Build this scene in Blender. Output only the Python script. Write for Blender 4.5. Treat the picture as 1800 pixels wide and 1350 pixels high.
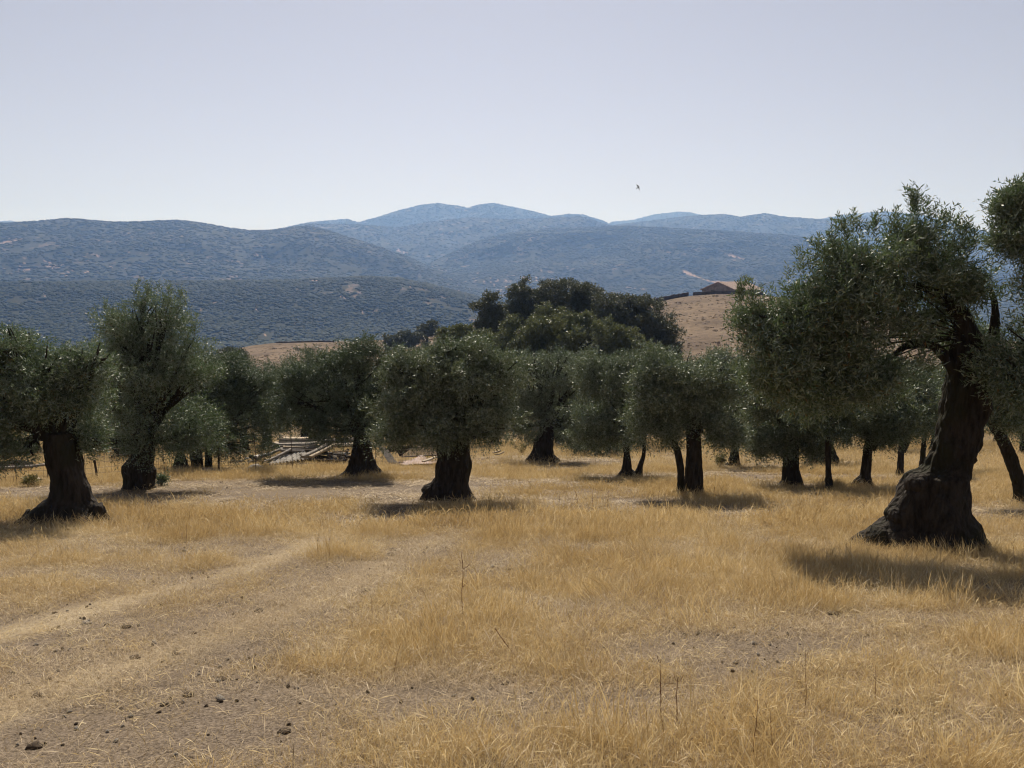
import bpy, math, random
import numpy as np
R = math.radians
rng = np.random.default_rng(11)
random.seed(11)
for o in list(bpy.data.objects): bpy.data.objects.remove(o)
SC = bpy.context.scene
COL = SC.collection

# ------------------------------------------------------------------ camera
F = 1400.0                     # focal length in units of the 1800 px wide photograph
PITCH = math.atan(195/1400)    # looking slightly down
CAMZ = 1.6
cam = bpy.data.objects.new('camera', bpy.data.cameras.new('camera'))
COL.objects.link(cam)
cam.data.sensor_width = 36; cam.data.lens = 36*F/1800
cam.data.clip_start = 0.05; cam.data.clip_end = 40000
cam.location = (0, 0, CAMZ); cam.rotation_euler = (math.pi/2 - PITCH, 0, 0)
SC.camera = cam

# ------------------------------------------------------------------ sky and sun
SUN_EL, SUN_AZ = R(47), R(-3)       # azimuth measured from +Y (ahead) towards +X
w = bpy.data.worlds.new('World'); SC.world = w; w.use_nodes = True
nt = w.node_tree
sky = nt.nodes.new('ShaderNodeTexSky'); sky.sky_type = 'NISHITA'; sky.sun_disc = False
sky.sun_elevation = SUN_EL; sky.sun_rotation = SUN_AZ
sky.air_density = 1.0; sky.dust_density = 0.8; sky.ozone_density = 2.0; sky.altitude = 400
bg = nt.nodes['Background']; hs = nt.nodes.new('ShaderNodeHueSaturation'); hs.inputs['Saturation'].default_value = 0.24
nt.links.new(sky.outputs[0], hs.inputs['Color']); tn = nt.nodes.new('ShaderNodeMix'); tn.data_type = 'RGBA'; tn.blend_type = 'MULTIPLY'; tn.inputs[0].default_value = 1; tn.inputs[7].default_value = (1.05, .98, 1.02, 1)
nt.links.new(hs.outputs[0], tn.inputs[6]); nt.links.new(tn.outputs[2], bg.inputs[0]); bg.inputs[1].default_value = 0.05
sun = bpy.data.objects.new('sun', bpy.data.lights.new('sun', 'SUN')); COL.objects.link(sun)
sun.data.energy = 5.0; sun.data.angle = R(0.5); sun.data.color = (1.0, 0.93, 0.83)
sun.rotation_euler = (-(math.pi/2 - SUN_EL), 0, -SUN_AZ)   # light comes from ahead and above
SC.view_settings.view_transform = 'Standard'; SC.view_settings.look = 'None'
SC.view_settings.exposure = 0.42; SC.view_settings.gamma = 1.0
SC.view_settings.use_curve_mapping = False
cy = SC.cycles
cy.use_denoising = True; cy.max_bounces = 5; cy.diffuse_bounces = 2; cy.glossy_bounces = 2
cy.transmission_bounces = 3; cy.volume_bounces = 1; cy.transparent_max_bounces = 8
cy.pixel_filter_type = 'BLACKMAN_HARRIS'; cy.filter_width = 1.2
cy.sample_clamp_indirect = 6.0; cy.caustics_reflective = False; cy.caustics_refractive = False

# ------------------------------------------------------------------ pixel <-> place
cp, sp = math.cos(PITCH), math.sin(PITCH)
def ray(px, py):
    a = (np.asarray(px, float)-900)/F; b = (675-np.asarray(py, float))/F
    return np.stack(np.broadcast_arrays(a, cp + b*sp, b*cp - sp), -1)
def P(px, py, Y):                    # point seen at (px,py) at depth Y
    d = ray(px, py); return np.array([0, 0, CAMZ]) + d*(Y/d[..., 1:2])
def mpp(Y): return Y/F               # metres per photo pixel at depth Y

# ------------------------------------------------------------------ noise
def _h(ix, iy, iz, seed):
    n = (ix.astype(np.int64)*374761393 + iy.astype(np.int64)*668265263 + iz.astype(np.int64)*2147483647 + seed*974634777) & 0xffffffff
    n = ((n ^ (n >> 13))*1274126177) & 0xffffffff
    n = ((n ^ (n >> 16))*2246822519) & 0xffffffff
    return (n ^ (n >> 15)).astype(np.float64)/4294967295.0
def vnoise(p, seed=0):
    p = np.asarray(p, float); i = np.floor(p); f = p-i; f = f*f*(3-2*f); i = i.astype(np.int64)
    r = 0
    for dx in (0, 1):
        wx = f[..., 0] if dx else 1-f[..., 0]
        for dy in (0, 1):
            wy = f[..., 1] if dy else 1-f[..., 1]
            for dz in (0, 1):
                wz = f[..., 2] if dz else 1-f[..., 2]
                r = r + wx*wy*wz*_h(i[..., 0]+dx, i[..., 1]+dy, i[..., 2]+dz, seed)
    return r*2-1
def fbm(p, oct=4, seed=0):
    p = np.asarray(p, float); r = 0; a = 1; t = 0
    for k in range(oct):
        r = r + a*vnoise(p*2**k + 17.3*k, seed+k); t += a; a *= .5
    return r/t
def n2(x, y, s, oct=4, seed=0):
    x, y = np.broadcast_arrays(np.asarray(x, float), np.asarray(y, float))
    return fbm(np.stack([x/s, y/s, np.zeros_like(x)+.37], -1), oct, seed)
def sstep(t): t = np.clip(t, 0, 1); return t*t*(3-2*t)

# ------------------------------------------------------------------ terrain
def crest(tab):
    t = np.array(tab, float); d = ray(t[:, 0], t[:, 1])
    return np.arctan2(d[:, 0], d[:, 1]), d[:, 2]/np.hypot(d[:, 0], d[:, 1])
PAST = crest([(-900,690),(-300,680),(300,650),(380,630),(420,616),(440,611),(480,606),(560,603),(620,603),(680,600),(720,594),(780,584),
              (850,570),(950,555),(1050,545),(1148,533),(1190,524),(1215,520),(1260,517),(1300,517),(1350,520),(1420,530),(1500,545),(1700,590),(2100,650),(2800,690)])
PD = 255.0
LAYERS = [  # name, distance, front width, back width, base, crest table
 (1300, 520, 700, -95, 13, [(-900,520),(-200,505),(0,497),(250,496),(500,494),(600,489),(650,487),(700,490),(760,502),(820,518),(860,528),(920,545),(1000,575),(1300,600),(2800,600)]),
 (2500, 1150, 1300, -85, 30, [(-900,410),(-200,402),(0,393),(60,389),(120,384),(200,391),(250,390),(310,387),(345,390),(400,400),(440,405),(480,404),(510,400),(540,397),(570,403),(640,425),(700,447),(780,480),(900,540),(2800,560)]),
 (3050, 1350, 1500, -80, 34, [(-900,560),(600,560),(700,490),(780,452),(820,432),(850,420),(900,408),(950,402),(1000,400),(1100,397),(1200,402),(1300,408),(1400,415),(1600,440),(1800,480),(2800,520)]),
 (3800, 1400, 1300, -80, 34, [(-900,560),(300,450),(480,405),(540,393),(635,395),(700,400),(750,390),(825,382),(900,386),(975,383),(1020,380),(1070,396),(1150,400),(1300,430),(1500,520),(2800,560)]),
 (4400, 1500, 1500, -80, 30, [(-900,560),(900,520),(1000,420),(1070,397),(1150,387),(1210,380),(1275,376),(1300,381),(1345,375),(1380,381),(1440,385),(1500,382),(1560,380),(1650,390),(1730,407),(1800,430),(2000,450),(2800,470)]),
 (5000, 1400, 1500, -80, 40, [(-900,560),(400,430),(500,400),(540,391),(570,388),(610,385),(630,391),(660,383),(700,370),(740,360),(770,357),(800,361),(822,365),(845,359),(870,357),(940,372),(970,380),(1000,376),(1025,377),(1060,388),(1120,420),(1300,520),(2800,560)]),
 (6100, 1400, 1500, -80, 30, [(-900,420),(-100,398),(0,389),(20,388),(50,394),(100,415),(300,520),(900,520),(1040,410),(1075,390),(1110,387),(1150,377),(1190,372),(1215,373),(1245,381),(1330,400),(1440,385),(1480,378),(1555,371),(1620,378),(1680,392),(1720,420),(1900,480),(2800,520)]),
]
LAY = [(D, wf, wb, b, na, crest(t)) for D, wf, wb, b, na, t in LAYERS]
SLOPE = math.tan(math.atan(65/1400) + PITCH)
def G(x, y):
    x, y = np.broadcast_arrays(np.asarray(x, float), np.asarray(y, float))
    d = np.hypot(x, y); az = np.arctan2(x, y)
    # orchard slope and the pasture beyond it
    yy = np.clip(y, -40, None)
    near = -SLOPE*np.minimum(yy, 62) + 0.06*n2(x, y, 3.1, 4, 3) + 0.10*n2(x, y, 11, 2, 5)*sstep((d-6)/8)
    zc = CAMZ + np.interp(az, *PAST)*PD
    low = -14.2 + 0.5*n2(x, y, 40, 2, 9)
    t1 = sstep((y-58)/40); z = near*(1-t1) + low*t1
    t2 = sstep((d-112)/(PD-112)); up = low + (zc-low)*t2 + 0.5*n2(x, y, 22, 4, 12)*sstep((d-110)/60)*sstep((PD+6-d)/60)
    z = np.where(d > 112, up, z)
    back = zc - (d-PD)**2*0.0022 - (d-PD)*0.015
    z = np.where(d > PD, np.maximum(back, -105), z)
    # hills
    h = np.full(d.shape, -105.0)
    far = d > 380
    if far.any():
        df, af, xf, yf = d[far], az[far], x[far], y[far]
        hf = -80 + 14*n2(xf, yf, 500, 3, 21) - 25*(1-sstep((df-380)/500))
        rid = 1-np.abs(n2(xf, yf, 520, 4, 31))*2.4
        for D, wf, wb, b, na, tab in LAY:
            Z = CAMZ + np.interp(af, *tab)*D
            wob = 1 + .10*n2(xf, yf, 900, 2, int(D) % 97)
            s = np.where(df < D, np.clip((D-df)/(wf*wob), 0, 1), np.clip((df-D)/wb, 0, 1))
            fall = np.sin(s*math.pi/2)**1.25
            e = Z - (Z-b)*fall + na*rid*np.minimum(s*3, 1)*(1-s)*1.6 + 2.2*n2(xf, yf, 60, 2, 41)*np.minimum(s*12, 1)
            hf = np.maximum(hf, np.where(s < 1, e, -999))
        h[far] = hf
    t = sstep((d-400)/130)
    return z*(1-t) + np.maximum(h, -110)*t
def hit(px, py, maxd=300):
    d = ray(px, py); ts = np.concatenate([np.linspace(1, 80, 3000), np.linspace(80.1, maxd, 2500)])
    q = np.array([0, 0, CAMZ]) + d*ts[:, None]; g = G(q[:, 0], q[:, 1])
    i = np.argmax(q[:, 2] < g)
    return q[i] if q[i, 2] < g[i] else q[-1]

# ------------------------------------------------------------------ mesh helpers
def tag(o, label=None, cat=None, group=None, kind=None):
    if label: o['label'] = label
    if cat: o['category'] = cat
    if group: o['group'] = group
    if kind: o['kind'] = kind
    return o
def empty(name, loc):
    o = bpy.data.objects.new(name, None); COL.objects.link(o); o.location = [float(v) for v in loc]; return o
def mesh_np(name, V, Fc, mat, parent=None, smooth=False, link=True):
    """V (n,3), Fc: (m,k) int array or list of such arrays"""
    if not isinstance(Fc, list): Fc = [Fc]
    me = bpy.data.meshes.new(name)
    V = np.ascontiguousarray(V, np.float32)
    if parent is not None: V = V - np.array(parent.location, np.float32)
    me.vertices.add(len(V)); me.vertices.foreach_set('co', V.ravel())
    li = np.concatenate([f.ravel() for f in Fc]).astype(np.int32)
    tot = np.concatenate([np.full(len(f), f.shape[1]) for f in Fc]).astype(np.int32)
    st = np.concatenate([[0], np.cumsum(tot)[:-1]]).astype(np.int32)
    me.loops.add(len(li)); me.loops.foreach_set('vertex_index', li)
    me.polygons.add(len(tot)); me.polygons.foreach_set('loop_start', st)
    if smooth: me.polygons.foreach_set('use_smooth', np.ones(len(tot), bool))
    me.update(calc_edges=True); me.validate()
    if mat: me.materials.append(mat)
    o = bpy.data.objects.new(name, me)
    if link: COL.objects.link(o)
    if parent is not None: o.parent = parent
    return o
class MB:
    def __init__(s): s.v = []; s.f = {}; s.n = 0
    def add(s, V, Fc):
        V = np.asarray(V, float); Fc = np.asarray(Fc, int)
        s.v.append(V); s.f.setdefault(Fc.shape[1], []).append(Fc+s.n); s.n += len(V); return s
    def build(s, name, mat, parent=None, smooth=False, link=True):
        return mesh_np(name, np.concatenate(s.v), [np.concatenate(a) for a in s.f.values()], mat, parent, smooth, link)
def frames(pts):
    pts = np.asarray(pts, float); t = np.gradient(pts, axis=0); t /= np.linalg.norm(t, axis=1)[:, None]+1e-9
    ref = np.array([0, 0, 1.]) if abs(t[:, 2]).mean() < .8 else np.array([0, 1., 0])
    a = np.cross(t, ref); a /= np.linalg.norm(a, axis=1)[:, None]+1e-9
    return t, a, np.cross(a, t)
def tube(mb, pts, rad, n=6, caps=True, rough=0, seed=0):
    pts = np.asarray(pts, float); rad = np.broadcast_to(np.asarray(rad, float), (len(pts),))
    t, a, b = frames(pts); th = np.arange(n)*2*math.pi/n
    rr = rad[:, None]*np.ones(n)
    if rough:
        q = pts[:, None, :] + (a[:, None]*np.cos(th)[None, :, None] + b[:, None]*np.sin(th)[None, :, None])*rad[:, None, None]
        rr = rr*(1+rough*fbm(q*2.2/max(rad.max(), .02)*.5, 3, seed))
    V = pts[:, None, :] + (a[:, None]*np.cos(th)[None, :, None] + b[:, None]*np.sin(th)[None, :, None])*rr[..., None]
    m = len(pts); i = np.arange(m-1)[:, None]*n; j = np.arange(n)[None, :]; k = (j+1) % n
    Fq = np.stack([i+j, i+k, i+n+k, i+n+j], -1).reshape(-1, 4)
    mb.add(V.reshape(-1, 3), Fq)
    if caps:
        for e, ring in ((0, V[0]), (1, V[-1])):
            c = ring.mean(0); idx = np.arange(n)
            f = np.stack([np.full(n, n), idx, (idx+1) % n], -1)
            if e == 0: f = f[:, ::-1]
            mb.add(np.vstack([ring, c]), f[:, ::-1] if e else f[:, ::-1])
    return mb
BOXF = np.array([[0,1,3,2],[4,6,7,5],[0,4,5,1],[2,3,7,6],[0,2,6,4],[1,5,7,3]])
def boxc(mb, c, ax, ay, az):          # centre and three half-axis vectors
    c, ax, ay, az = [np.asarray(v, float) for v in (c, ax, ay, az)]
    V = [c + sx*ax + sy*ay + sz*az for sx in (-1, 1) for sy in (-1, 1) for sz in (-1, 1)]
    return mb.add(V, BOXF)
def plank(mb, a, b, wd, th, roll=0.0, up=(0, 0, 1), bow=0.0, seg=5):
    a, b = np.asarray(a, float), np.asarray(b, float); d = b-a; L = np.linalg.norm(d); d /= L
    s = np.cross(d, up); s /= np.linalg.norm(s); u = np.cross(s, d)
    s, u = s*math.cos(roll)+u*math.sin(roll), u*math.cos(roll)-s*math.sin(roll)
    t = np.linspace(0, 1, seg); c = a + d*(t*L)[:, None] - np.array([0, 0, 1])*(bow*4*t*(1-t))[:, None]
    V = np.stack([c-s*wd/2-u*th/2, c+s*wd/2-u*th/2, c+s*wd/2+u*th/2, c-s*wd/2+u*th/2], 1)
    i = np.arange(seg-1)[:, None]*4; j = np.arange(4)[None]; k = (j+1) % 4
    mb.add(V.reshape(-1, 3), np.stack([i+j, i+k, i+4+k, i+4+j], -1).reshape(-1, 4))
    mb.add(V[0], [[3, 2, 1, 0]]); mb.add(V[-1], [[0, 1, 2, 3]])
    return mb

# ------------------------------------------------------------------ materials
def M(name, rough=.9, spec=.3):
    m = bpy.data.materials.new(name); m.use_nodes = True; n = m.node_tree.nodes; b = n['Principled BSDF']
    b.inputs['Roughness'].default_value = rough; b.inputs['Specular IOR Level'].default_value = spec
    return m, m.node_tree, b
def N(t, typ, **kw):
    n = t.nodes.new(typ)
    for k, v in kw.items():
        if k in n.inputs.keys() if isinstance(k, str) else False: n.inputs[k].default_value = v
        else: setattr(n, k, v)
    return n
def ramp(t, fac, stops, interp='LINEAR'):
    r = t.nodes.new('ShaderNodeValToRGB'); r.color_ramp.interpolation = interp
    while len(r.color_ramp.elements) < len(stops): r.color_ramp.elements.new(.5)
    for e, (p, c) in zip(r.color_ramp.elements, stops): e.position = p; e.color = (*c, 1) if len(c) == 3 else c
    t.links.new(fac, r.inputs[0]); return r
def noise(t, vec, scale, detail=4, rough=.55):
    n = t.nodes.new('ShaderNodeTexNoise'); n.inputs['Scale'].default_value = scale
    n.inputs['Detail'].default_value = detail; n.inputs['Roughness'].default_value = rough
    if vec is not None: t.links.new(vec, n.inputs['Vector'])
    return n
def mix(t, fac, a, b, mode='MIX'):
    m = t.nodes.new('ShaderNodeMix'); m.data_type = 'RGBA'; m.blend_type = mode
    for s, v in ((m.inputs[0], fac), (m.inputs[6], a), (m.inputs[7], b)):
        if isinstance(v, (int, float)): s.default_value = v
        elif isinstance(v, tuple): s.default_value = (*v, 1)
        else: t.links.new(v, s)
    return m.outputs[2]
def math_(t, op, a, b=None):
    m = t.nodes.new('ShaderNodeMath'); m.operation = op
    for s, v in ((m.inputs[0], a), (m.inputs[1], b)):
        if v is None: continue
        if isinstance(v, (int, float)): s.default_value = v
        else: t.links.new(v, s)
    return m.outputs[0]
def bump(t, b, h, strength, dist):
    n = t.nodes.new('ShaderNodeBump'); n.inputs['Strength'].default_value = strength; n.inputs['Distance'].default_value = dist
    t.links.new(h, n.inputs['Height']); t.links.new(n.outputs[0], b.inputs['Normal'])
def geo_pos(t): return t.nodes.new('ShaderNodeNewGeometry').outputs['Position']

def leaf_mat(name, top, top2, under, rough=.42, spec=.5, transl=.12, tcol=None, dead=None):
    m, t, b = M(name, rough, spec); g = t.nodes.new('ShaderNodeNewGeometry')
    r = ramp(t, g.outputs['Random Per Island'], [(0, top), (.8, top2)] + ([(.955, top2), (.965, dead)] if dead else []))
    c = mix(t, g.outputs['Backfacing'], r.outputs[0], under)
    t.links.new(c, b.inputs['Base Color'])
    tr = t.nodes.new('ShaderNodeBsdfTranslucent'); tr.inputs[0].default_value = (*(tcol or top2), 1)
    ms = t.nodes.new('ShaderNodeMixShader'); ms.inputs[0].default_value = transl
    t.links.new(b.outputs[0], ms.inputs[1]); t.links.new(tr.outputs[0], ms.inputs[2])
    t.links.new(ms.outputs[0], t.nodes['Material Output'].inputs['Surface']); return m
OLIVE = leaf_mat('olive_leaf', (.056,.086,.042), (.120,.160,.082), (.25,.29,.22), .50, .34, .18, (.11,.17,.06), (.16,.09,.03))
OLIVE_GREY = leaf_mat('olive_leaf_grey', (.070,.100,.058), (.138,.175,.102), (.28,.32,.25), .50, .32, .18, (.09,.12,.04))
OLIVE_DEEP = leaf_mat('olive_leaf_deep', (.046,.072,.038), (.098,.134,.068), (.18,.22,.16), .52, .32, .14, (.07,.10,.03))
OAK_DARK = leaf_mat('oak_leaf_dark', (.050,.060,.030), (.115,.125,.062), (.12,.13,.085), .5, .3, .12)
OAK_GREEN = leaf_mat('oak_leaf_green', (.070,.086,.030), (.165,.180,.068), (.13,.15,.08), .5, .3, .16)
BUSH = leaf_mat('bush_leaf', (.09,.10,.03), (.20,.18,.06), (.16,.15,.07), .6, .3, .2)

def bark_mat(name, c1, c2, c3, sc=1.0):
    m, t, b = M(name, .95, .15); p = geo_pos(t)
    mp = t.nodes.new('ShaderNodeMapping'); mp.inputs['Scale'].default_value = (9*sc, 9*sc, 2.2*sc); t.links.new(p, mp.inputs[0])
    n1 = noise(t, mp.outputs[0], 1.6, 6, .65); n2_ = noise(t, p, 1.3, 4); v = t.nodes.new('ShaderNodeTexVoronoi')
    v.inputs['Scale'].default_value = 2.2; t.links.new(mp.outputs[0], v.inputs['Vector'])
    c = ramp(t, n1.outputs[0], [(.3, c1), (.6, c2)]).outputs[0]
    k = ramp(t, n2_.outputs[0], [(.5, (0,0,0)), (.65, (1,1,1))]).outputs[0]
    t.links.new(mix(t, k, c, c3), b.inputs['Base Color'])
    bump(t, b, math_(t, 'ADD', n1.outputs[0], v.outputs['Distance']), .9, .05); return m
BARK = bark_mat('olive_bark', (.012,.010,.009), (.052,.044,.037), (.028,.028,.018))
BARK_OAK = bark_mat('oak_bark', (.02,.016,.013), (.045,.038,.03), (.025,.025,.018))

def straw_mat(name, cols, transl=.3, rough=.65):
    m, t, b = M(name, rough, .35); g = t.nodes.new('ShaderNodeNewGeometry')
    oi = t.nodes.new('ShaderNodeObjectInfo')
    n = noise(t, g.outputs['Position'], .55, 3)
    s = math_(t, 'ADD', math_(t, 'MULTIPLY', g.outputs['Random Per Island'], .45), math_(t, 'MULTIPLY', oi.outputs['Random'], .15))
    s = math_(t, 'ADD', s, math_(t, 'MULTIPLY', n.outputs[0], .55))
    k = len(cols); c = ramp(t, s, [(.15+.75*i/(k-1), c) for i, c in enumerate(cols)]).outputs[0]
    t.links.new(c, b.inputs['Base Color'])
    tr = t.nodes.new('ShaderNodeBsdfTranslucent'); t.links.new(c, tr.inputs[0])
    ms = t.nodes.new('ShaderNodeMixShader'); ms.inputs[0].default_value = transl
    t.links.new(b.outputs[0], ms.inputs[1]); t.links.new(tr.outputs[0], ms.inputs[2])
    t.links.new(ms.outputs[0], t.nodes['Material Output'].inputs['Surface']); return m
STRAW = straw_mat('dry_grass', [(.24,.165,.080), (.48,.34,.155), (.64,.49,.245), (.84,.72,.47)])
LITTER = straw_mat('straw_litter', [(.15,.11,.065), (.29,.21,.12), (.42,.32,.19), (.62,.51,.36)], .2)
STALK = straw_mat('dry_stalk', [(.10,.045,.02), (.17,.08,.035), (.22,.11,.05)], .1)

TUSSOCK = straw_mat('tussock', [(.05,.035,.025), (.11,.08,.055), (.17,.12,.08)], .1)
def ground_mat():
    m, t, b = M('dry_soil', .95, .15); p = geo_pos(t)
    n1 = noise(t, p, .35, 5, .6); n2_ = noise(t, p, 3.3, 6, .65); n3 = noise(t, p, 28, 5, .7)
    soil = ramp(t, n2_.outputs[0], [(.3, (.085,.062,.042)), (.5, (.155,.115,.078)), (.72, (.24,.18,.125))]).outputs[0]
    straw = ramp(t, n3.outputs[0], [(.3, (.12,.08,.04)), (.55, (.24,.17,.085)), (.75, (.36,.27,.15))]).outputs[0]
    k = ramp(t, n1.outputs[0], [(.38, (0,0,0)), (.58, (1,1,1))]).outputs[0]
    c = mix(t, math_(t, 'MULTIPLY', k, .7), soil, straw)
    sp_ = ramp(t, n3.outputs[0], [(.28, (.35,.35,.35)), (.42, (1,1,1))]).outputs[0]
    c = mix(t, .8, c, sp_, 'MULTIPLY')
    at_ = t.nodes.new('ShaderNodeAttribute'); at_.attribute_name = 'bare'; ar = t.nodes.new('ShaderNodeAttribute'); ar.attribute_name = 'rut'
    n6 = noise(t, p, 55, 4, .75); dust = ramp(t, n6.outputs[0], [(.36, (.035,.027,.02)), (.48, (.135,.105,.078)), (.66, (.26,.21,.16))]).outputs[0]
    c = mix(t, math_(t, 'MULTIPLY', math_(t, 'POWER', at_.outputs['Fac'], 1.5), .85), c, dust)
    pale = ramp(t, n3.outputs[0], [(.3, (.20,.15,.095)), (.6, (.42,.34,.22))]).outputs[0]
    c = mix(t, math_(t, 'MULTIPLY', ar.outputs['Fac'], .75), c, pale)
    # pasture on the far slope: pinker dry grass
    d = t.nodes.new('ShaderNodeSeparateXYZ'); t.links.new(p, d.inputs[0])
    kf = t.nodes.new('ShaderNodeMapRange'); kf.inputs[1].default_value = 70; kf.inputs[2].default_value = 110; t.links.new(d.outputs[1], kf.inputs[0])
    mp = t.nodes.new('ShaderNodeMapping'); mp.inputs['Scale'].default_value = (.5, .5, 2.5); t.links.new(p, mp.inputs[0])
    n4 = noise(t, mp.outputs[0], 1.1, 8, .8)
    past = ramp(t, n4.outputs[0], [(.34, (.055,.038,.025)), (.47, (.125,.088,.058)), (.66, (.20,.148,.10))]).outputs[0]
    n5 = noise(t, p, .06, 4, .6); pk = ramp(t, n5.outputs[0], [(.38, (.62,.58,.54)), (.6, (1.12,1.1,1.04))]).outputs[0]
    past = mix(t, .8, past, pk, 'MULTIPLY')
    t.links.new(mix(t, kf.outputs[0], c, past), b.inputs['Base Color'])
    bump(t, b, math_(t, 'ADD', math_(t, 'MULTIPLY', n2_.outputs[0], 1.5), math_(t, 'MULTIPLY', n3.outputs[0], .5)), .8, .05)
    return m
SOIL = ground_mat()
def hill_mat():
    m, t, b = M('wooded_hillside', .95, .1); p = geo_pos(t)
    n1 = noise(t, p, .006, 6, .62); n2_ = noise(t, p, .03, 5, .65)
    g = ramp(t, n2_.outputs[0], [(.3, (.020,.024,.014)), (.6, (.036,.036,.022))]).outputs[0]
    n3 = noise(t, p, .022, 3, .6); n4 = noise(t, p, .0035, 3, .5)
    e = ramp(t, n3.outputs[0], [(.59, (0,0,0)), (.63, (1,1,1))]).outputs[0]
    e2 = ramp(t, n4.outputs[0], [(.40, (0,0,0)), (.60, (1,1,1))]).outputs[0]
    k = math_(t, 'MULTIPLY', math_(t, 'MULTIPLY', e, e2), .35)
    ac = t.nodes.new('ShaderNodeAttribute'); ac.attribute_name = 'clearing'; k = math_(t, 'MAXIMUM', k, ac.outputs['Fac'])
    t.links.new(mix(t, k, g, (.34,.23,.17)), b.inputs['Base Color'])
    return m
HILLM = hill_mat()
m_, t_, b_ = M('scrub', .9, .15); g_ = t_.nodes.new('ShaderNodeObjectInfo')
t_.links.new(ramp(t_, g_.outputs['Random'], [(0, (.017,.024,.013)), (.5, (.024,.031,.017)), (1, (.034,.040,.021))]).outputs[0], b_.inputs['Base Color']); SCRUB = m_
def plain(name, c1, c2, sc=4, rough=.85, bumpd=.01, stretch=None, spec=.25):
    m, t, b = M(name, rough, spec); tc = t.nodes.new('ShaderNodeTexCoord').outputs['Object']
    if stretch:
        mp = t.nodes.new('ShaderNodeMapping'); mp.inputs['Scale'].default_value = stretch; t.links.new(tc, mp.inputs[0]); tc = mp.outputs[0]
    n = noise(t, tc, sc, 6, .65); t.links.new(ramp(t, n.outputs[0], [(.32, c1), (.68, c2)]).outputs[0], b.inputs['Base Color'])
    bump(t, b, n.outputs[0], .6, bumpd); return m
WOOD_GREY = plain('weathered_wood', (.13,.11,.09), (.30,.27,.24), 6, .85, .01)
WOOD_PALE = plain('pale_timber', (.27,.21,.14), (.42,.35,.26), 5)
WOOD_DARK = plain('dark_wood', (.035,.028,.022), (.09,.07,.055), 5)
SHEET = plain('fibre_cement', (.24,.22,.195), (.40,.37,.33), 3, .8, .004)
SHEET_PINK = plain('faded_pink_sheet', (.28,.20,.17), (.40,.31,.27), 2, .8)
WIRE = plain('rusty_wire', (.05,.035,.03), (.12,.08,.06), 20, .6)
STONE = plain('field_stone', (.16,.14,.12), (.34,.31,.27), 7, .95, .03)
WALLSTONE = plain('dry_stone', (.035,.028,.026), (.11,.09,.08), 1.2, .95, .08)
HOUSEWALL = plain('rubble_wall', (.17,.135,.115), (.38,.32,.28), .9, .95, .05)
TILE = plain('clay_tiles', (.30,.215,.18), (.44,.34,.285), 1.5, .9, .03)
DUNG = plain('dark_clod', (.030,.022,.016), (.085,.06,.04), 20, .95, .01)
WHITE = plain('white_roofing', (.45,.45,.45), (.65,.65,.65), .2, .7)
FEATHER = plain('dark_feathers', (.03,.03,.035), (.10,.09,.09), 8, .8)

# ------------------------------------------------------------------ the ground and hills
def polar(name, az, rr, mat, closed=False):
    A, Rr = np.meshgrid(az, rr); x = Rr*np.sin(A); y = Rr*np.cos(A)
    V = np.stack([x, y, G(x, y)], -1).reshape(-1, 3); n = len(az); m = len(rr)
    i = np.arange(m-1)[:, None]*n; j = np.arange(n if closed else n-1)[None]; k = (j+1) % n
    Fq = np.stack([i+j, i+k, i+n+k, i+n+j], -1).reshape(-1, 4)
    Fs = [Fq[:, ::-1]]
    if closed:
        V = np.vstack([V, [0, 0, float(G(0, 0))]]); jj = np.arange(n)
        Fs.append(np.stack([np.full(n, len(V)-1), (jj+1) % n, jj], -1))
    return mesh_np(name, V, Fs, mat, smooth=True)
az = np.concatenate([np.linspace(-math.pi, R(-55), 90, endpoint=False), np.linspace(R(-55), R(55), 520), np.linspace(R(55), math.pi, 90, endpoint=False)[1:]])
def wear(gr):
    co = np.empty(len(gr.data.vertices)*3, np.float32); gr.data.vertices.foreach_get('co', co); co = co.reshape(-1, 3); x, y = co[:, 0].astype(float), co[:, 1].astype(float)
    a = gr.data.attributes.new('bare', 'FLOAT', 'POINT'); a.data.foreach_set('value', (1-cover(x, y)).astype(np.float32))
    t = np.minimum(line_dist(x, y, TR1), line_dist(x, y, TR2)) + .15*n2(x, y, .7, 2, 63)
    a = gr.data.attributes.new('rut', 'FLOAT', 'POINT'); a.data.foreach_set('value', ((1-sstep((t-.02)/.34))*(y < 40)*np.clip(.85+1.0*n2(x, y, .9, 3, 70), 0, 1)).astype(np.float32))
gr = polar('ground', az, np.geomspace(.4, 430, 460), SOIL, True); tag(gr, kind='structure')
hi = polar('hills', np.linspace(R(-60), R(60), 1000), np.concatenate([np.linspace(428, 2000, 180, endpoint=False), np.geomspace(2000, 8700, 300)]), HILLM)
tag(hi, kind='structure')

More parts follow.
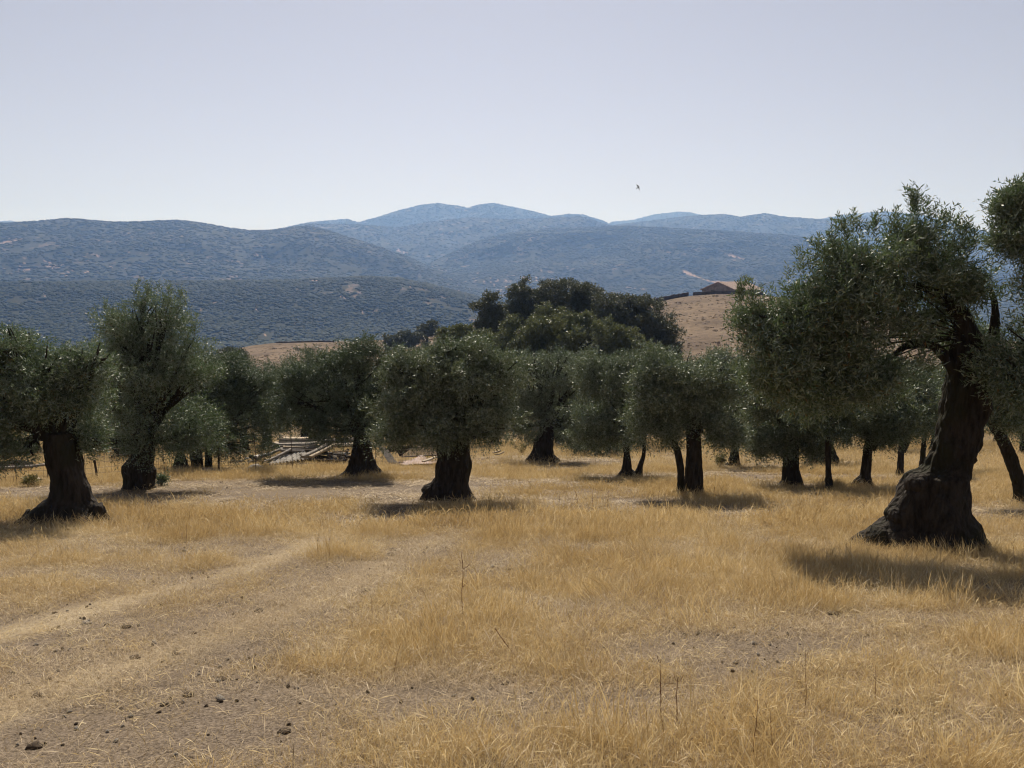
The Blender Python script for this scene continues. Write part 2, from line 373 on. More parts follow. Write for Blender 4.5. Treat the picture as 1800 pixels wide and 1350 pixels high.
# ------------------------------------------------------------------ scatter by geometry nodes (stuff only)
def scatter(name, pts, rot, scl, pid, protos, label, cat):
    c = bpy.data.collections.new(name + '_pieces')
    for i, o in enumerate(protos): o.name = '%s_piece_%02d' % (name, i); c.objects.link(o)   # picked in name order
    me = bpy.data.meshes.new(name); me.vertices.add(len(pts)); me.vertices.foreach_set('co', np.ascontiguousarray(pts, np.float32).ravel())
    for nm, typ, arr in (('rot', 'FLOAT_VECTOR', rot), ('scl', 'FLOAT_VECTOR', scl)):
        a = me.attributes.new(nm, typ, 'POINT'); a.data.foreach_set('vector', np.ascontiguousarray(arr, np.float32).ravel())
    a = me.attributes.new('pid', 'INT', 'POINT'); a.data.foreach_set('value', np.ascontiguousarray(pid, np.int32))
    ob = bpy.data.objects.new(name, me); COL.objects.link(ob)
    ng = bpy.data.node_groups.new(name, 'GeometryNodeTree')
    ng.interface.new_socket('Geometry', in_out='INPUT', socket_type='NodeSocketGeometry')
    ng.interface.new_socket('Geometry', in_out='OUTPUT', socket_type='NodeSocketGeometry')
    gi = ng.nodes.new('NodeGroupInput'); go = ng.nodes.new('NodeGroupOutput')
    ip = ng.nodes.new('GeometryNodeInstanceOnPoints'); ci = ng.nodes.new('GeometryNodeCollectionInfo')
    ci.inputs['Collection'].default_value = c; ci.inputs['Separate Children'].default_value = True; ci.inputs['Reset Children'].default_value = True
    def na(nm, typ):
        n = ng.nodes.new('GeometryNodeInputNamedAttribute'); n.data_type = typ; n.inputs['Name'].default_value = nm
        return n.outputs['Attribute']
    L = ng.links.new
    L(gi.outputs[0], ip.inputs['Points']); L(ci.outputs[0], ip.inputs['Instance']); ip.inputs['Pick Instance'].default_value = True
    L(na('pid', 'INT'), ip.inputs['Instance Index']); L(na('rot', 'FLOAT_VECTOR'), ip.inputs['Rotation']); L(na('scl', 'FLOAT_VECTOR'), ip.inputs['Scale'])
    L(ip.outputs[0], go.inputs[0])
    md = ob.modifiers.new('scatter', 'NODES'); md.node_group = ng
    tag(ob, label, cat, kind='stuff'); return ob

def blades(n, rad, h, wd, lean, flat=False, seed=0, heads=.0, seg=3):
    r = np.random.default_rng(seed); V = []; Fq = []; Ft = []
    a = r.uniform(0, 2*math.pi, n); q = rad*np.sqrt(r.uniform(0, 1, n)); bx, by = q*np.cos(a), q*np.sin(a)
    dr = r.uniform(0, 2*math.pi, n); L = h*r.uniform(.45, 1.1, n); ln = lean*r.uniform(.2, 1.4, n)
    w0 = wd*r.uniform(.6, 1.4, n); fc = r.uniform(0, 2*math.pi, n)
    k = 0; hd = r.uniform(0, 1, n) < heads
    for i in range(n):
        d = np.array([math.cos(dr[i]), math.sin(dr[i]), 0]); s = np.array([math.cos(fc[i]), math.sin(fc[i]), 0])
        for j in range(seg+1):
            t = j/seg
            if flat: c = np.array([bx[i], by[i], .004]) + d*L[i]*t + np.array([0, 0, 1])*(.03*math.sin(t*2.6)*ln[i] + .01*r.uniform()); s2 = np.cross(d, [0, 0, 1])*.8+np.array([0, 0, .5])*r.uniform(-1, 1)
            else:
                kink = 1 if t < .6 else 1
                c = np.array([bx[i], by[i], -.01]) + d*L[i]*ln[i]*t*t + np.array([0, 0, 1])*L[i]*t*(1-.25*ln[i]*t); s2 = s
            ww = w0[i]*(1-.75*t)
            if hd[i] and j >= seg-1: ww = w0[i]*2.4 if j == seg-1 else w0[i]*.6
            V += [c-s2*ww/2, c+s2*ww/2]
        for j in range(seg): b0 = k+2*j; Fq.append([b0, b0+1, b0+3, b0+2])
        k += 2*(seg+1)
    return np.array(V), np.array(Fq)
def clump(name, mat, *a, **kw):
    V, Fq = blades(*a, **kw); return mesh_np(name, V, Fq, mat, link=False)

# where the track and the bare patches lie
def line_dist(x, y, poly):
    pts = np.array([hit(a, b)[:2] for a, b in poly]); best = np.full(x.shape, 1e9)
    for p, q in zip(pts[:-1], pts[1:]):
        d = q-p; t = np.clip(((x-p[0])*d[0]+(y-p[1])*d[1])/(d@d), 0, 1)
        best = np.minimum(best, np.hypot(x-p[0]-t*d[0], y-p[1]-t*d[1]))
    return best
TR1 = [(-250,1330),(0,1245),(180,1180),(400,1115),(560,1055),(700,985),(800,940)]
TR2 = [(-250,1180),(0,1120),(200,1060),(420,1005),(540,960),(640,915)]
BARE = [((140,1290), 1.0, .75), ((430,1215), .55, .35), ((100,1010), 1.6, .5), ((360,970), 1.6, .7), ((560,1010), 1.0, .8), ((560,870), 3.5, 1.6), ((690,860), 2.5, 1.5),
        ((60,870), 3, 2), ((480,855), 4, 1.5), ((1250,1140), .9, .5), ((900,850), 3, 1), ((1080,880), 2, .6), ((1340,840), 5, 1.4), ((1100,1250), .5, .4), ((1600,1290), .8, .4),
        ((1500,1130), 1.0, .4), ((380,1310), .8, .5), ((760,1240), .8, .35), ((90,1120), 1.1, .7), ((1640,1100), 1.2, .5), ((1650,1000), 1.0, .4)]
BARE = [(hit(*c), a, b) for c, a, b in BARE]
GOLD = [((850,1130), 1.1, .9), ((1000,1040), 2.2, 1.2), ((1500,1260), 1.0, .5), ((700,1320), .6, .3), ((1000,1320), .8, .35), ((1260,1290), .6, .35), ((1350,1000), 2.4, 1.2), ((900,930), 4, 1.2),
        ((160,1045), .8, .3), ((370,1000), .8, .5), ((230,1140), .5, .25), ((690,1070), .7, .4), ((450,935), 2.4, .9), ((1720,1120), 1.2, .5), ((1700,1330), .8, .3), ((1300,920), 4, 1.0), ((560,1180), .35, .2), ((1560,940), 2, 1)]
GOLD = [(hit(*c), a, b) for c, a, b in GOLD]
def cover(x, y):
    c = .62 + .95*n2(x, y, 1.7, 4, 61) + .8*n2(x, y, .42, 2, 60) + .30*n2(x, y, 7.0, 2, 62)
    t = np.minimum(line_dist(x, y, TR1), line_dist(x, y, TR2)*1.1) + .25*n2(x, y, .9, 2, 63)
    c = c*sstep((t-.18)/.5)
    for p, a, b in BARE:
        e = np.hypot((x-p[0])/a, (y-p[1])/b) + .4*n2(x, y, .8, 2, 64)
        c = c*(.12+.88*sstep((e-.6)/.7))
    for p, a, b in GOLD:
        e = np.hypot((x-p[0])/a, (y-p[1])/b) + .7*n2(x, y, .7, 3, 69); c = c + .38*(1-sstep((e-.2)/1.1))
    lf = sstep((x*-1+.3*y-1.2)/2.5)*sstep((9-y)/3)
    return np.clip(c*(1-.35*lf), 0, 1)

def wedge(n, y0, y1, power=1.0):
    u = rng.uniform(0, 1, n); y = np.sqrt(y0*y0 + u*(y1*y1-y0*y0)) if power == 1 else y0*(y1/y0)**u
    x = rng.uniform(-1, 1, n)*(y*.70+1.6); return x, y
S = [clump('tall_clump', STRAW, 30, .16, .24, .0016, .34, seed=s, heads=.8) for s in range(6)]
S += [clump('short_clump', STRAW, 64, .18, .105, .0016, .75, seed=20+s, heads=.35) for s in range(6)]
S += [clump('wide_clump', STRAW, 46, .30, .20, .0038, .5, seed=40+s, heads=.5, seg=2) for s in range(5)]
BR = [clump('broken_straw', LITTER, 22, .26, .10, .0019, 2.0, seed=300+s, heads=.3, seg=4) for s in range(4)]
S += [clump('far_clump', STRAW, 50, .6, .21, .011, .5, seed=60+s, seg=2) for s in range(4)]
X, Y, K, H = [], [], [], []
def put(x, y, keep, k, h):
    X.append(x[keep]); Y.append(y[keep]); K.append(np.broadcast_to(k, x.shape)[keep]); H.append(np.broadcast_to(h, x.shape)[keep])
wear(gr)
x, y = wedge(12000, 1.6, 11); c = cover(x, y)*np.clip(.75+.9*n2(x, y, .45, 2, 65), .1, 1.3)
put(x, y, rng.uniform(0, 1, len(x)) < (c-.34)*1.2, rng.integers(0, 6, len(x)), .40+.65*c)
x, y = wedge(27000, 1.6, 11); c = cover(x, y)*np.clip(.8+.9*n2(x, y, .4, 2, 66), .1, 1.3)
put(x, y, rng.uniform(0, 1, len(x)) < .10+c*.95, rng.integers(6, 12, len(x)), .35+.75*c)
x, y = wedge(34000, 11, 26); c = cover(x, y)*np.clip(.85+.8*n2(x, y, 1.1, 2, 67), .1, 1.3)
put(x, y, rng.uniform(0, 1, len(x)) < (c-.10)*1.1, rng.integers(12, 17, len(x)), .25+.75*c)
x, y = wedge(60000, 26, 80); c = cover(x, y)
put(x, y, rng.uniform(0, 1, len(x)) < (c-.12)*1.1, rng.integers(17, 21, len(x)), .2+.6*c)
S += BR
x, y = wedge(13000, 1.6, 15); c = cover(x, y)
put(x, y, rng.uniform(0, 1, len(x)) < .35+.5*c, rng.integers(21, 25, len(x)), .6+.4*c)
S += [clump('tuft', STRAW, 80, .12, .23, .0019, .40, seed=400+s, heads=.5) for s in range(4)]
x, y = wedge(2600, 2.0, 30); c = cover(x, y)
put(x, y, rng.uniform(0, 1, len(x)) < np.clip(c-.25, 0, 1)*np.clip(.5+2.2*n2(x, y, 2.3, 2, 68), 0, 1), rng.integers(25, 29, len(x)), .75+.5*c)
X, Y, K, H = map(np.concatenate, (X, Y, K, H)); n = len(X)
GRASS_N = n
rot = np.stack([rng.normal(0, .26, n), rng.normal(0, .26, n), rng.uniform(0, 6.28, n)], -1)
s = rng.uniform(.75, 1.25, n)
scatter('grass', np.stack([X, Y, G(X, Y)], -1), rot, np.stack([s, s, s*H], -1), K, S, 'dry golden grass covering the ground between the olive trees', 'grass')
Lp = [clump('litter_clump', LITTER, 90, .22, .085, .0020, .8, flat=True, seed=80+s) for s in range(5)]
Lp += [clump('litter_far', LITTER, 50, .40, .28, .009, 1.0, flat=True, seed=90+s, seg=2) for s in range(4)]
x1, y1 = wedge(13000, 1.6, 11); x2, y2 = wedge(18000, 11, 34)
k = np.concatenate([rng.integers(0, 5, len(x1)), rng.integers(5, 9, len(x2))]); x = np.concatenate([x1, x2]); y = np.concatenate([y1, y2])
kp = rng.uniform(0, 1, len(x)) < np.clip(.42+1.2*n2(x, y, 1.1, 3, 71), .10, 1)*(.35+.65*cover(x, y))+.5*(line_dist(x, y, TR1) < .3); x, y, k = x[kp], y[kp], k[kp]; n = len(x)
g0 = G(x, y); gx = np.arctan((G(x, y+.2)-g0)/.2)
scatter('straw_litter', np.stack([x, y, g0+.006], -1), np.stack([gx, np.zeros(n), np.zeros(n)], -1), np.ones((n, 3))*rng.uniform(.7, 1.3, n)[:, None], k, Lp,
        'flattened pale straw lying on the bare soil', 'straw')

T = [clump('tussock', TUSSOCK, 40, .35, .38, .05, .5, seed=120+s, seg=2) for s in range(4)]
a = rng.uniform(R(-38), R(38), 60000); d = rng.uniform(120, PD-1, 60000); x, y = d*np.sin(a), d*np.cos(a)
kp = rng.uniform(0, 1, 60000) < np.clip(.05+1.1*n2(x, y, 14, 3, 95)**2+.25*n2(x, y, 4, 2, 96), 0, 1); x, y = x[kp], y[kp]; n = len(x); s = rng.uniform(.25, .7, n)*(1+2.0*(rng.uniform(0, 1, n) > .97))
scatter('pasture_tussocks', np.stack([x, y, G(x, y)], -1), np.stack([np.zeros(n), np.zeros(n), rng.uniform(0, 6.28, n)], -1), np.stack([s*1.6, s*1.6, s*.8], -1), rng.integers(0, 4, n), T,
        'brown tussocks dotted over the dry pasture hillside', 'tussocks')

# bare clearings on the hills
def hhit(px, py):
    d = ray(px, py); ts = np.geomspace(600, 7500, 1800); q = np.array([0, 0, CAMZ]) + d*ts[:, None]; i = int(np.argmax(q[:, 2] < G(q[:, 0], q[:, 1]))); return q[i]
CL = []
for (a, b, rp) in [((522,493),(558,493),3.4),((478,508),(494,509),1.8),((600,520),(612,529),2.0),((1204,479),(1226,487),2.6),((1226,487),(1252,496),2.2),((1252,496),(1285,497),2.2),((0,428),(26,424),2.2),((18,482),(60,472),1.8),
                   ((80,468),(104,472),1.8),((650,549),(662,551),2.2),((1278,448),(1312,457),1.8),((700,440),(716,446),2.0),((1100,505),(1130,508),1.6),((560,566),(570,572),1.6),((1080,395),(1100,398),1.2),((448,448),(460,452),1.4)]:
    for t in np.linspace(0, 1, max(2, int(abs(b[0]-a[0])/4))): p = hhit(a[0]+(b[0]-a[0])*t, a[1]+(b[1]-a[1])*t); CL.append((p[0], p[1], rp*p[1]/F*random.uniform(.7, 1.3)))
for k in range(80): p = hhit(random.gauss(880, 48), random.gauss(502, 11)); CL.append((p[0], p[1], random.uniform(.8, 1.7)*p[1]/F))
for k in range(50): p = hhit(random.gauss(90, 50), random.gauss(470, 8)); CL.append((p[0], p[1], random.uniform(.8, 1.5)*p[1]/F))
for k in range(60): p = hhit(random.uniform(0, 820), random.uniform(500, 590)); CL.append((p[0], p[1], random.uniform(.8, 1.8)*p[1]/F))
CL = np.array([c for c in CL if c[1] > 700])
def clearing(x, y):
    m = np.zeros(x.shape)
    for cx, cy_, cr in CL:
        i = np.where((np.abs(x-cx) < cr*2.5) & (np.abs(y-cy_) < cr*8))[0]
        if len(i): m[i] = np.maximum(m[i], 1-sstep((np.hypot((x[i]-cx)/cr, (y[i]-cy_)/(cr*3))-.7)/.5))
    return m
co = np.empty(len(hi.data.vertices)*3, np.float32); hi.data.vertices.foreach_get('co', co); co = co.reshape(-1, 3).astype(float)
a_ = hi.data.attributes.new('clearing', 'FLOAT', 'POINT'); a_.data.foreach_set('value', clearing(co[:, 0], co[:, 1]).astype(np.float32))
# woodland on the hills
def blob_mesh(name, seed, mat, sub=2):
    import bmesh
    bm = bmesh.new(); bmesh.ops.create_icosphere(bm, subdivisions=sub, radius=1)
    V = np.array([v.co[:] for v in bm.verts]); Fc = np.array([[v.index for v in f.verts] for f in bm.faces]); bm.free()
    d = 1 + .38*fbm(V*1.9+seed*7.1, 3, seed); V = V*d[:, None]; V[:, 2] = V[:, 2]*.78+.45
    return mesh_np(name, V, Fc, mat, link=False)
BL = [blob_mesh('scrub_tree', s, SCRUB) for s in range(6)]
def woods(n, d0, d1, s0, s1, cov, azr=36):
    a = rng.uniform(R(-azr), R(azr), n); d = np.sqrt(rng.uniform(d0*d0, d1*d1, n)); x, y = d*np.sin(a), d*np.cos(a)
    c = n2(x, y, 90, 4, 77)*.95 + n2(x, y, 22, 2, 78)*.9 + cov + .12
    kp = (rng.uniform(0, 1, n) < c) & (clearing(x, y) < .4); x, y = x[kp], y[kp]; s = rng.uniform(s0, s1, len(x))*(.6+.6*rng.uniform(0, 1, len(x))**2)
    return x, y, s
W = [woods(150000, 820, 1480, 1.8, 3.5, .60), woods(80000, 1500, 3000, 3.5, 6.0, .6), woods(90000, 2500, 5200, 5, 7.5, .6), woods(50000, 4600, 7000, 6, 9, .65)]
x, y, s = [np.concatenate(v) for v in zip(*W)]; n = len(x)
scatter('woodland', np.stack([x, y, G(x, y)], -1), np.stack([np.zeros(n), np.zeros(n), rng.uniform(0, 6.28, n)], -1), s[:, None]*np.stack([np.ones(n), np.ones(n), rng.uniform(.7, 1.0, n)*np.interp(np.hypot(x, y), [1300, 2200], [.72, .32])], -1),
        rng.integers(0, 6, n), BL, 'dark evergreen woodland dotted over the far hillsides', 'woodland')

# ------------------------------------------------------------------ trees
LEAFK = 1.9
# 
def unit(v): return v/(np.linalg.norm(v, axis=-1, keepdims=True)+1e-9)
def leaves(pos, sdir, L, nl, ll, lw, seed):
    """shoots at pos going along sdir with length L, nl leaves each"""
    r = np.random.default_rng(seed); m = len(pos)
    t = np.linspace(.05, 1, nl)[None, :, None]
    side = unit(np.cross(sdir, r.normal(size=(m, 3)))); side2 = np.cross(sdir, side)
    ang = (np.arange(nl)*2.4)[None, :, None] + r.uniform(0, 6.28, (m, 1, 1)); 
    out = side[:, None]*np.cos(ang) + side2[:, None]*np.sin(ang)
    droop = np.array([0, 0, -1.])*(t**2)*L[:, None, None]*.25
    base = pos[:, None] + sdir[:, None]*(t*L[:, None, None]) + droop
    ld = unit(sdir[:, None]*.75 + out*.75 + r.normal(0, .18, (m, nl, 3)))
    wd = unit(np.cross(ld, r.normal(size=(m, nl, 3))))
    l = ll*r.uniform(.65, 1.25, (m, nl, 1)); w_ = lw*r.uniform(.7, 1.3, (m, nl, 1))
    a = base; b = base + ld*l*.45 + wd*w_*.5; c = base + ld*l; d = base + ld*l*.45 - wd*w_*.5
    V = np.stack([a, b, c, d], 2).reshape(-1, 3)
    return V, np.arange(len(V)).reshape(-1, 4)
def crown_pts(blobs, n, seed, shell=2.2, gap=.0, gs=.45, hull=.32, cl=.30, open_=0.0):
    """points of the shoots: clusters of foliage packed in the crown masses, ragged outline, air between them"""
    r = np.random.default_rng(seed); vol = np.array([(b[3]*b[5]) for b in blobs]); cen, cu, cr = [], [], []
    for b, v in zip(blobs, vol):
        k = int(5.6*v/(cl*cl))+6; u = unit(r.normal(size=(k, 3))); rr = r.uniform(0, 1, k)**(1/shell)
        bump_ = 1 + hull*fbm(u*1.7 + np.array(b[:3])*.7, 3, seed+5) + r.normal(0, .07, k)
        q = np.array(b[:3]) + u*(rr*bump_)[:, None]*np.array(b[3:6])
        keep = fbm(q/(gs*2), 2, seed+9) > gap - .12
        cen.append(q[keep]); cu.append(u[keep]); cr.append(cl*r.uniform(.55, 1.25, keep.sum()))
    cen, cu, cr = map(np.concatenate, (cen, cu, cr)); m = len(cen)
    w_ = cr**2; idx = r.choice(m, n, p=w_/w_.sum()); o = unit(r.normal(size=(n, 3))); o[:, 2] *= .75
    q = cen[idx] + o*(cr[idx]*r.uniform(0, 1, n)**.45)[:, None]
    return q, unit(cu[idx]*.7 + o*.9)
def trunk_mesh(mb, rows, Y, seed, nth=64, nz=100, thin=.94, flute=.10, depth=.85, rough=.10):
    """rows: (py, left, right) traced; lofted round at depth Y"""
    rows = np.array(sorted(rows, key=lambda a: -a[0]), float)
    ys = np.linspace(rows[0, 0], rows[-1, 0], nz)
    xl = np.interp(-ys, -rows[:, 0], rows[:, 1]); xr = np.interp(-ys, -rows[:, 0], rows[:, 2])
    k = np.ones(3)/3
    for _ in range(1):
        xl[1:-1] = np.convolve(xl, k, 'valid'); xr[1:-1] = np.convolve(xr, k, 'valid')
    C = P((xl+xr)/2, ys, Y); hw = (xr-xl)/2*mpp(Y)*thin
    th = np.arange(nth)*2*math.pi/nth; hmin = np.minimum.accumulate(hw)
    tt = np.linspace(0, 1, nz)
    fl = flute*(1.0+1.6*np.exp(-tt*5)); ph = 2.2*tt + seed
    lob = (np.cos(3*th[None]+ph[:, None]) + .8*np.cos(5*th[None]-1.7*ph[:, None]+1) + .5*np.cos(8*th[None]+2.3*ph[:, None]))
    rad = hw[:, None]*(1 + fl[:, None]*lob*.5)
    dx = np.cos(th)[None]*rad; dy = np.sin(th)[None]*rad*depth
    q = np.stack([C[:, 0:1]+dx, C[:, 1:2]+dy, np.repeat(C[:, 2:3], nth, 1)], -1)
    wref = float(np.median(hw))
    nn = fbm(q*np.array([1, 1, .6])/(wref*.9), 4, seed+3) + .6*fbm(q*np.array([2.6, 2.6, .9])/wref, 3, seed+8) + .28*fbm(q*np.array([7, 7, 2.2])/wref, 3, seed+11)
    o = unit(np.stack([dx, dy, np.zeros_like(dx)], -1)); q = q + o*(nn*rough*wref*1.6)[..., None]
    q[0, :, 2] -= .35
    i = np.arange(nz-1)[:, None]*nth; j = np.arange(nth)[None]; kk = (j+1) % nth
    mb.add(q.reshape(-1, 3), np.stack([i+j, i+kk, i+nth+kk, i+nth+j], -1).reshape(-1, 4))
    top = q[-1]; c = top.mean(0) + np.array([0, 0, .25*wref]); jj = np.arange(nth)
    mb.add(np.vstack([top, c]), np.stack([jj, (jj+1) % nth, np.full(nth, nth)], -1))
    return C[-1], hw[-1]
def bez(a, b, c, n=9):
    t = np.linspace(0, 1, n)[:, None]; return (1-t)**2*a + 2*t*(1-t)*b + t*t*c
def make_tree(label, rows, blobs, depth=None, n=1500, nl=12, ll=.06, lw=.014, L=(.18, .4), mat=None, seed=1, extra=(), limbs=(), shell=2.2,
              gap=-.12, up=.45, spires=(), name='olive_tree', cat='olive tree', group='olive trees of the grove', bark=None, hull=.32, flute=.10, rough=.10, gs=.45, twigs=7, radk=.5, base=None, cl=.30, thin=.94, knobs=()):
    """rows: traced trunk in photo pixels; blobs: (px, py, rx, ry[, dy]) crown masses in photo pixels"""
    r = np.random.default_rng(seed)
    if base is None:
        bot = max(rows, key=lambda a: a[0]); base = hit((bot[1]+bot[2])/2, bot[0]-4)
    Y = depth if depth else base[1]
    if depth: base = np.array([P((rows[0][1]+rows[0][2])/2, rows[0][0], Y)[0], Y, 0])
    base = np.array([base[0], Y, float(G(base[0], Y))])
    root = empty(name, base); tag(root, label, cat, group)
    mp = mpp(Y); mb = MB()
    top, hw = trunk_mesh(mb, rows, Y, seed, flute=flute, rough=rough)
    for kx, ky, kr in knobs:                            # burls and root heads
        th, ph = np.meshgrid(np.arange(20)*2*math.pi/20, np.linspace(.05, math.pi-.05, 12)); u = np.stack([np.cos(th)*np.sin(ph), np.sin(th)*np.sin(ph), np.cos(ph)], -1)
        c = P(kx, ky, Y-.1); q = c + u*(kr*mp)*(1+.55*fbm(u*1.8+kx, 4, seed))[..., None]; ii = np.arange(11)[:, None]*20; jj = np.arange(20)[None]; kk = (jj+1) % 20
        mb.add(q.reshape(-1, 3), np.stack([ii+jj, ii+20+jj, ii+20+kk, ii+kk], -1).reshape(-1, 4))
    for e in extra: trunk_mesh(mb, e, Y, seed+40, nth=20, nz=30, flute=flute)
    B = []
    for b in blobs:
        dy = b[4] if len(b) > 4 else 0.0; c = P(b[0], b[1]+(4 if b[1] >= 715 and 12 < Y < 60 else 0), Y)+np.array([0, dy, 0]); rx, rz = b[2]*mp*(1.18 if Y < 60 else 1.1), b[3]*mp*1.10
        B.append((c[0], c[1], c[2], rx, max(rx, rz)*.85, rz))
    for l in limbs:                                     # traced limbs: list of (px,py,r_px[,dy])
        pts = np.array([P(q[0], q[1], Y) + np.array([0, q[3] if len(q) > 3 else 0, 0]) for q in l]); rad = np.array([q[2]*mp for q in l])
        t = np.linspace(0, len(pts)-1, 5*len(pts)); pp = np.stack([np.interp(t, np.arange(len(pts)), pts[:, i]) for i in range(3)], -1)
        pp[1:-1] = (pp[:-2]+pp[1:-1]+pp[2:])/3; pp += .35*rad.mean()*np.stack([vnoise(pp*2.1+i*9, seed) for i in range(3)], -1)
        tube(mb, pp, np.interp(t, np.arange(len(pts)), rad), 10, rough=.25, seed=seed)
    for b in B:
        c = np.array(b[:3]); e = c - np.array([0, 0, b[5]*.05]); m = (top+e)/2 + np.array([0, 0, .12*np.linalg.norm(e-top)]) + r.normal(0, .10, 3)
        rb = min(hw*radk, .16) if Y < 60 else hw*radk
        pts = bez(top - np.array([0, 0, hw*.4]), m, e); tube(mb, pts, np.linspace(rb, rb*.3, len(pts)), 7, rough=.2, seed=seed)
        for k in range(twigs):
            u = unit(r.normal(size=3)+np.array([0, 0, .4])); s0 = pts[r.integers(3, 8)]; en = c + u*np.array(b[3:6])*.66
            q = bez(s0, (s0+en)/2+r.normal(0, .08, 3)*b[3], en, 6); tube(mb, q, np.linspace(rb*.32, rb*.07, 6), 5, caps=False)
    mb.build('trunk', bark or BARK, root, smooth=True); n = int(n*LEAFK)
    pos, u = crown_pts(B, n, seed, shell, gap, hull=hull, gs=gs, cl=cl)
    sd = unit(u*.65 + np.array([0, 0, 1.])*np.where(u[:, 2] > -.35, up, -.35)[:, None] + r.normal(0, .42, u.shape))
    Ls = r.uniform(L[0], L[1], len(pos))
    V, Fq = leaves(pos - sd*(Ls*.6)[:, None], sd, Ls, nl, ll, lw, seed+1)
    for (sx, sy0, sy1, cnt) in spires:                  # upright shoots above the crown
        p0, p1 = P(sx, sy0, Y), P(sx, sy1, Y); hgt = p1[2]-p0[2]
        k = cnt; tt = r.uniform(0, 1, k)**.8; pos2 = p0 + (p1-p0)*tt[:, None]*.62 + r.normal(0, .07, (k, 3))*(1.15-tt)[:, None]*max(.6, hgt)
        sd2 = unit(np.array([0, 0, 1.]) + r.normal(0, .28, (k, 3))); L2 = r.uniform(.45, .85, k)*L[1]
        V2, F2 = leaves(pos2, sd2, L2, nl, ll, lw, seed+7); Fq = np.vstack([Fq, F2+len(V)]); V = np.vstack([V, V2])
    mesh_np('crown', V, Fq, mat or OLIVE, root)
    return root
#TREES
def proj(p):
    d = np.asarray(p, float)-np.array([0, 0, CAMZ]); yc = d[1]*cp - d[2]*sp; zc = d[1]*sp + d[2]*cp
    return 900+F*d[0]/yc, 675-F*zc/yc
def gpy(px, Y):                      # photo row of the ground at column px and depth Y
    x = (px-900)/F*Y; return proj((x, Y, float(G(x, Y))))[1]

# --- the great leaning olive on the right
make_tree('largest olive with a massive leaning trunk and spreading roots',
  [(968,1503,1762),(950,1512,1744),(935,1526,1732),(920,1556,1725),(900,1562,1712),(880,1572,1709),(850,1589,1704),(833,1597,1706),(822,1623,1707),(800,1633,1712),
   (795,1638,1723),(770,1647,1729),(740,1654,1735),(715,1660,1743),(670,1666,1746),(640,1668,1748),(610,1678,1742),(590,1688,1726)],
  [(1560,488,105,60),(1455,515,58,46),(1640,465,66,46),(1500,570,100,62),(1385,590,52,45),(1325,560,36,34),(1420,645,84,58),(1360,665,50,40),(1470,685,50,30),(1530,650,72,44),(1690,490,45,52),
   (1620,555,70,50),(1600,420,36,30),(1345,620,45,45,-.2),(1420,560,60,50),(1400,610,60,50),(1490,455,55,36),(1720,590,40,60,.3)],
  knobs=[(1612,852,20),(1578,908,18),(1545,943,22),(1522,957,13),(1728,955,9),(1700,800,16),(1675,900,18)], n=4500, nl=13, ll=.072, lw=.0150, L=(.16,.38), mat=OLIVE, seed=3, flute=.13, rough=.19, gs=.21, gap=-.14, up=.55, cl=.24, radk=.09, twigs=5,
  spires=[(1608,405,322,34),(1480,440,374,22),(1572,430,362,22),(1655,425,362,26),(1695,440,392,16),(1436,470,412,12),(1303,560,484,22),(1715,450,402,14),(1535,430,385,16),(1630,400,350,14),(1500,420,385,12),(1410,490,430,12),(1680,430,376,12),(1460,460,398,12),(1385,530,470,10),(1322,560,494,14)],
  limbs=[[(1678,650,13),(1660,625,10),(1644,607,8),(1617,603,7),(1592,609,6),(1572,624,4)],
         [(1712,610,22),(1700,580,17),(1690,556,15),(1670,532,12),(1645,512,8),(1600,500,5)],
         [(1735,625,12),(1748,590,9),(1752,540,6),(1745,500,3)],
         [(1330,555,2.5,-.1),(1380,560,3,-.1),(1440,560,4,0),(1520,545,5,0),(1600,520,6,0)]])
# --- right edge
make_tree('tall dark olive cut off by the right edge of the photo, trunk unseen',
  [(985,1850,1990),(950,1862,1960),(900,1870,1945),(820,1868,1930),(740,1862,1915),(680,1856,1900)],
  [(1826,480,56,72),(1816,405,36,44),(1815,590,62,70),(1890,470,80,110),(1900,620,90,80),(1790,360,22,26),(1785,650,42,40)],
  n=3800, nl=13, ll=.062, lw=.013, L=(.16,.36), seed=5, gs=.4, gap=-.18, spires=[(1762,400,330,22),(1790,370,318,22),(1745,470,380,10)])
make_tree('slender olive leaning left between the massive trunk and the right edge',
  [(890,1774,1818),(875,1782,1808),(850,1778,1802),(830,1771,1796),(800,1761,1786),(770,1748,1773),(742,1732,1758)],
  [(1760,690,60,42),(1810,660,65,60),(1790,720,70,32),(1715,700,32,45)], n=1900, nl=11, ll=.065, lw=.015, L=(.2,.4), seed=6, mat=OLIVE)
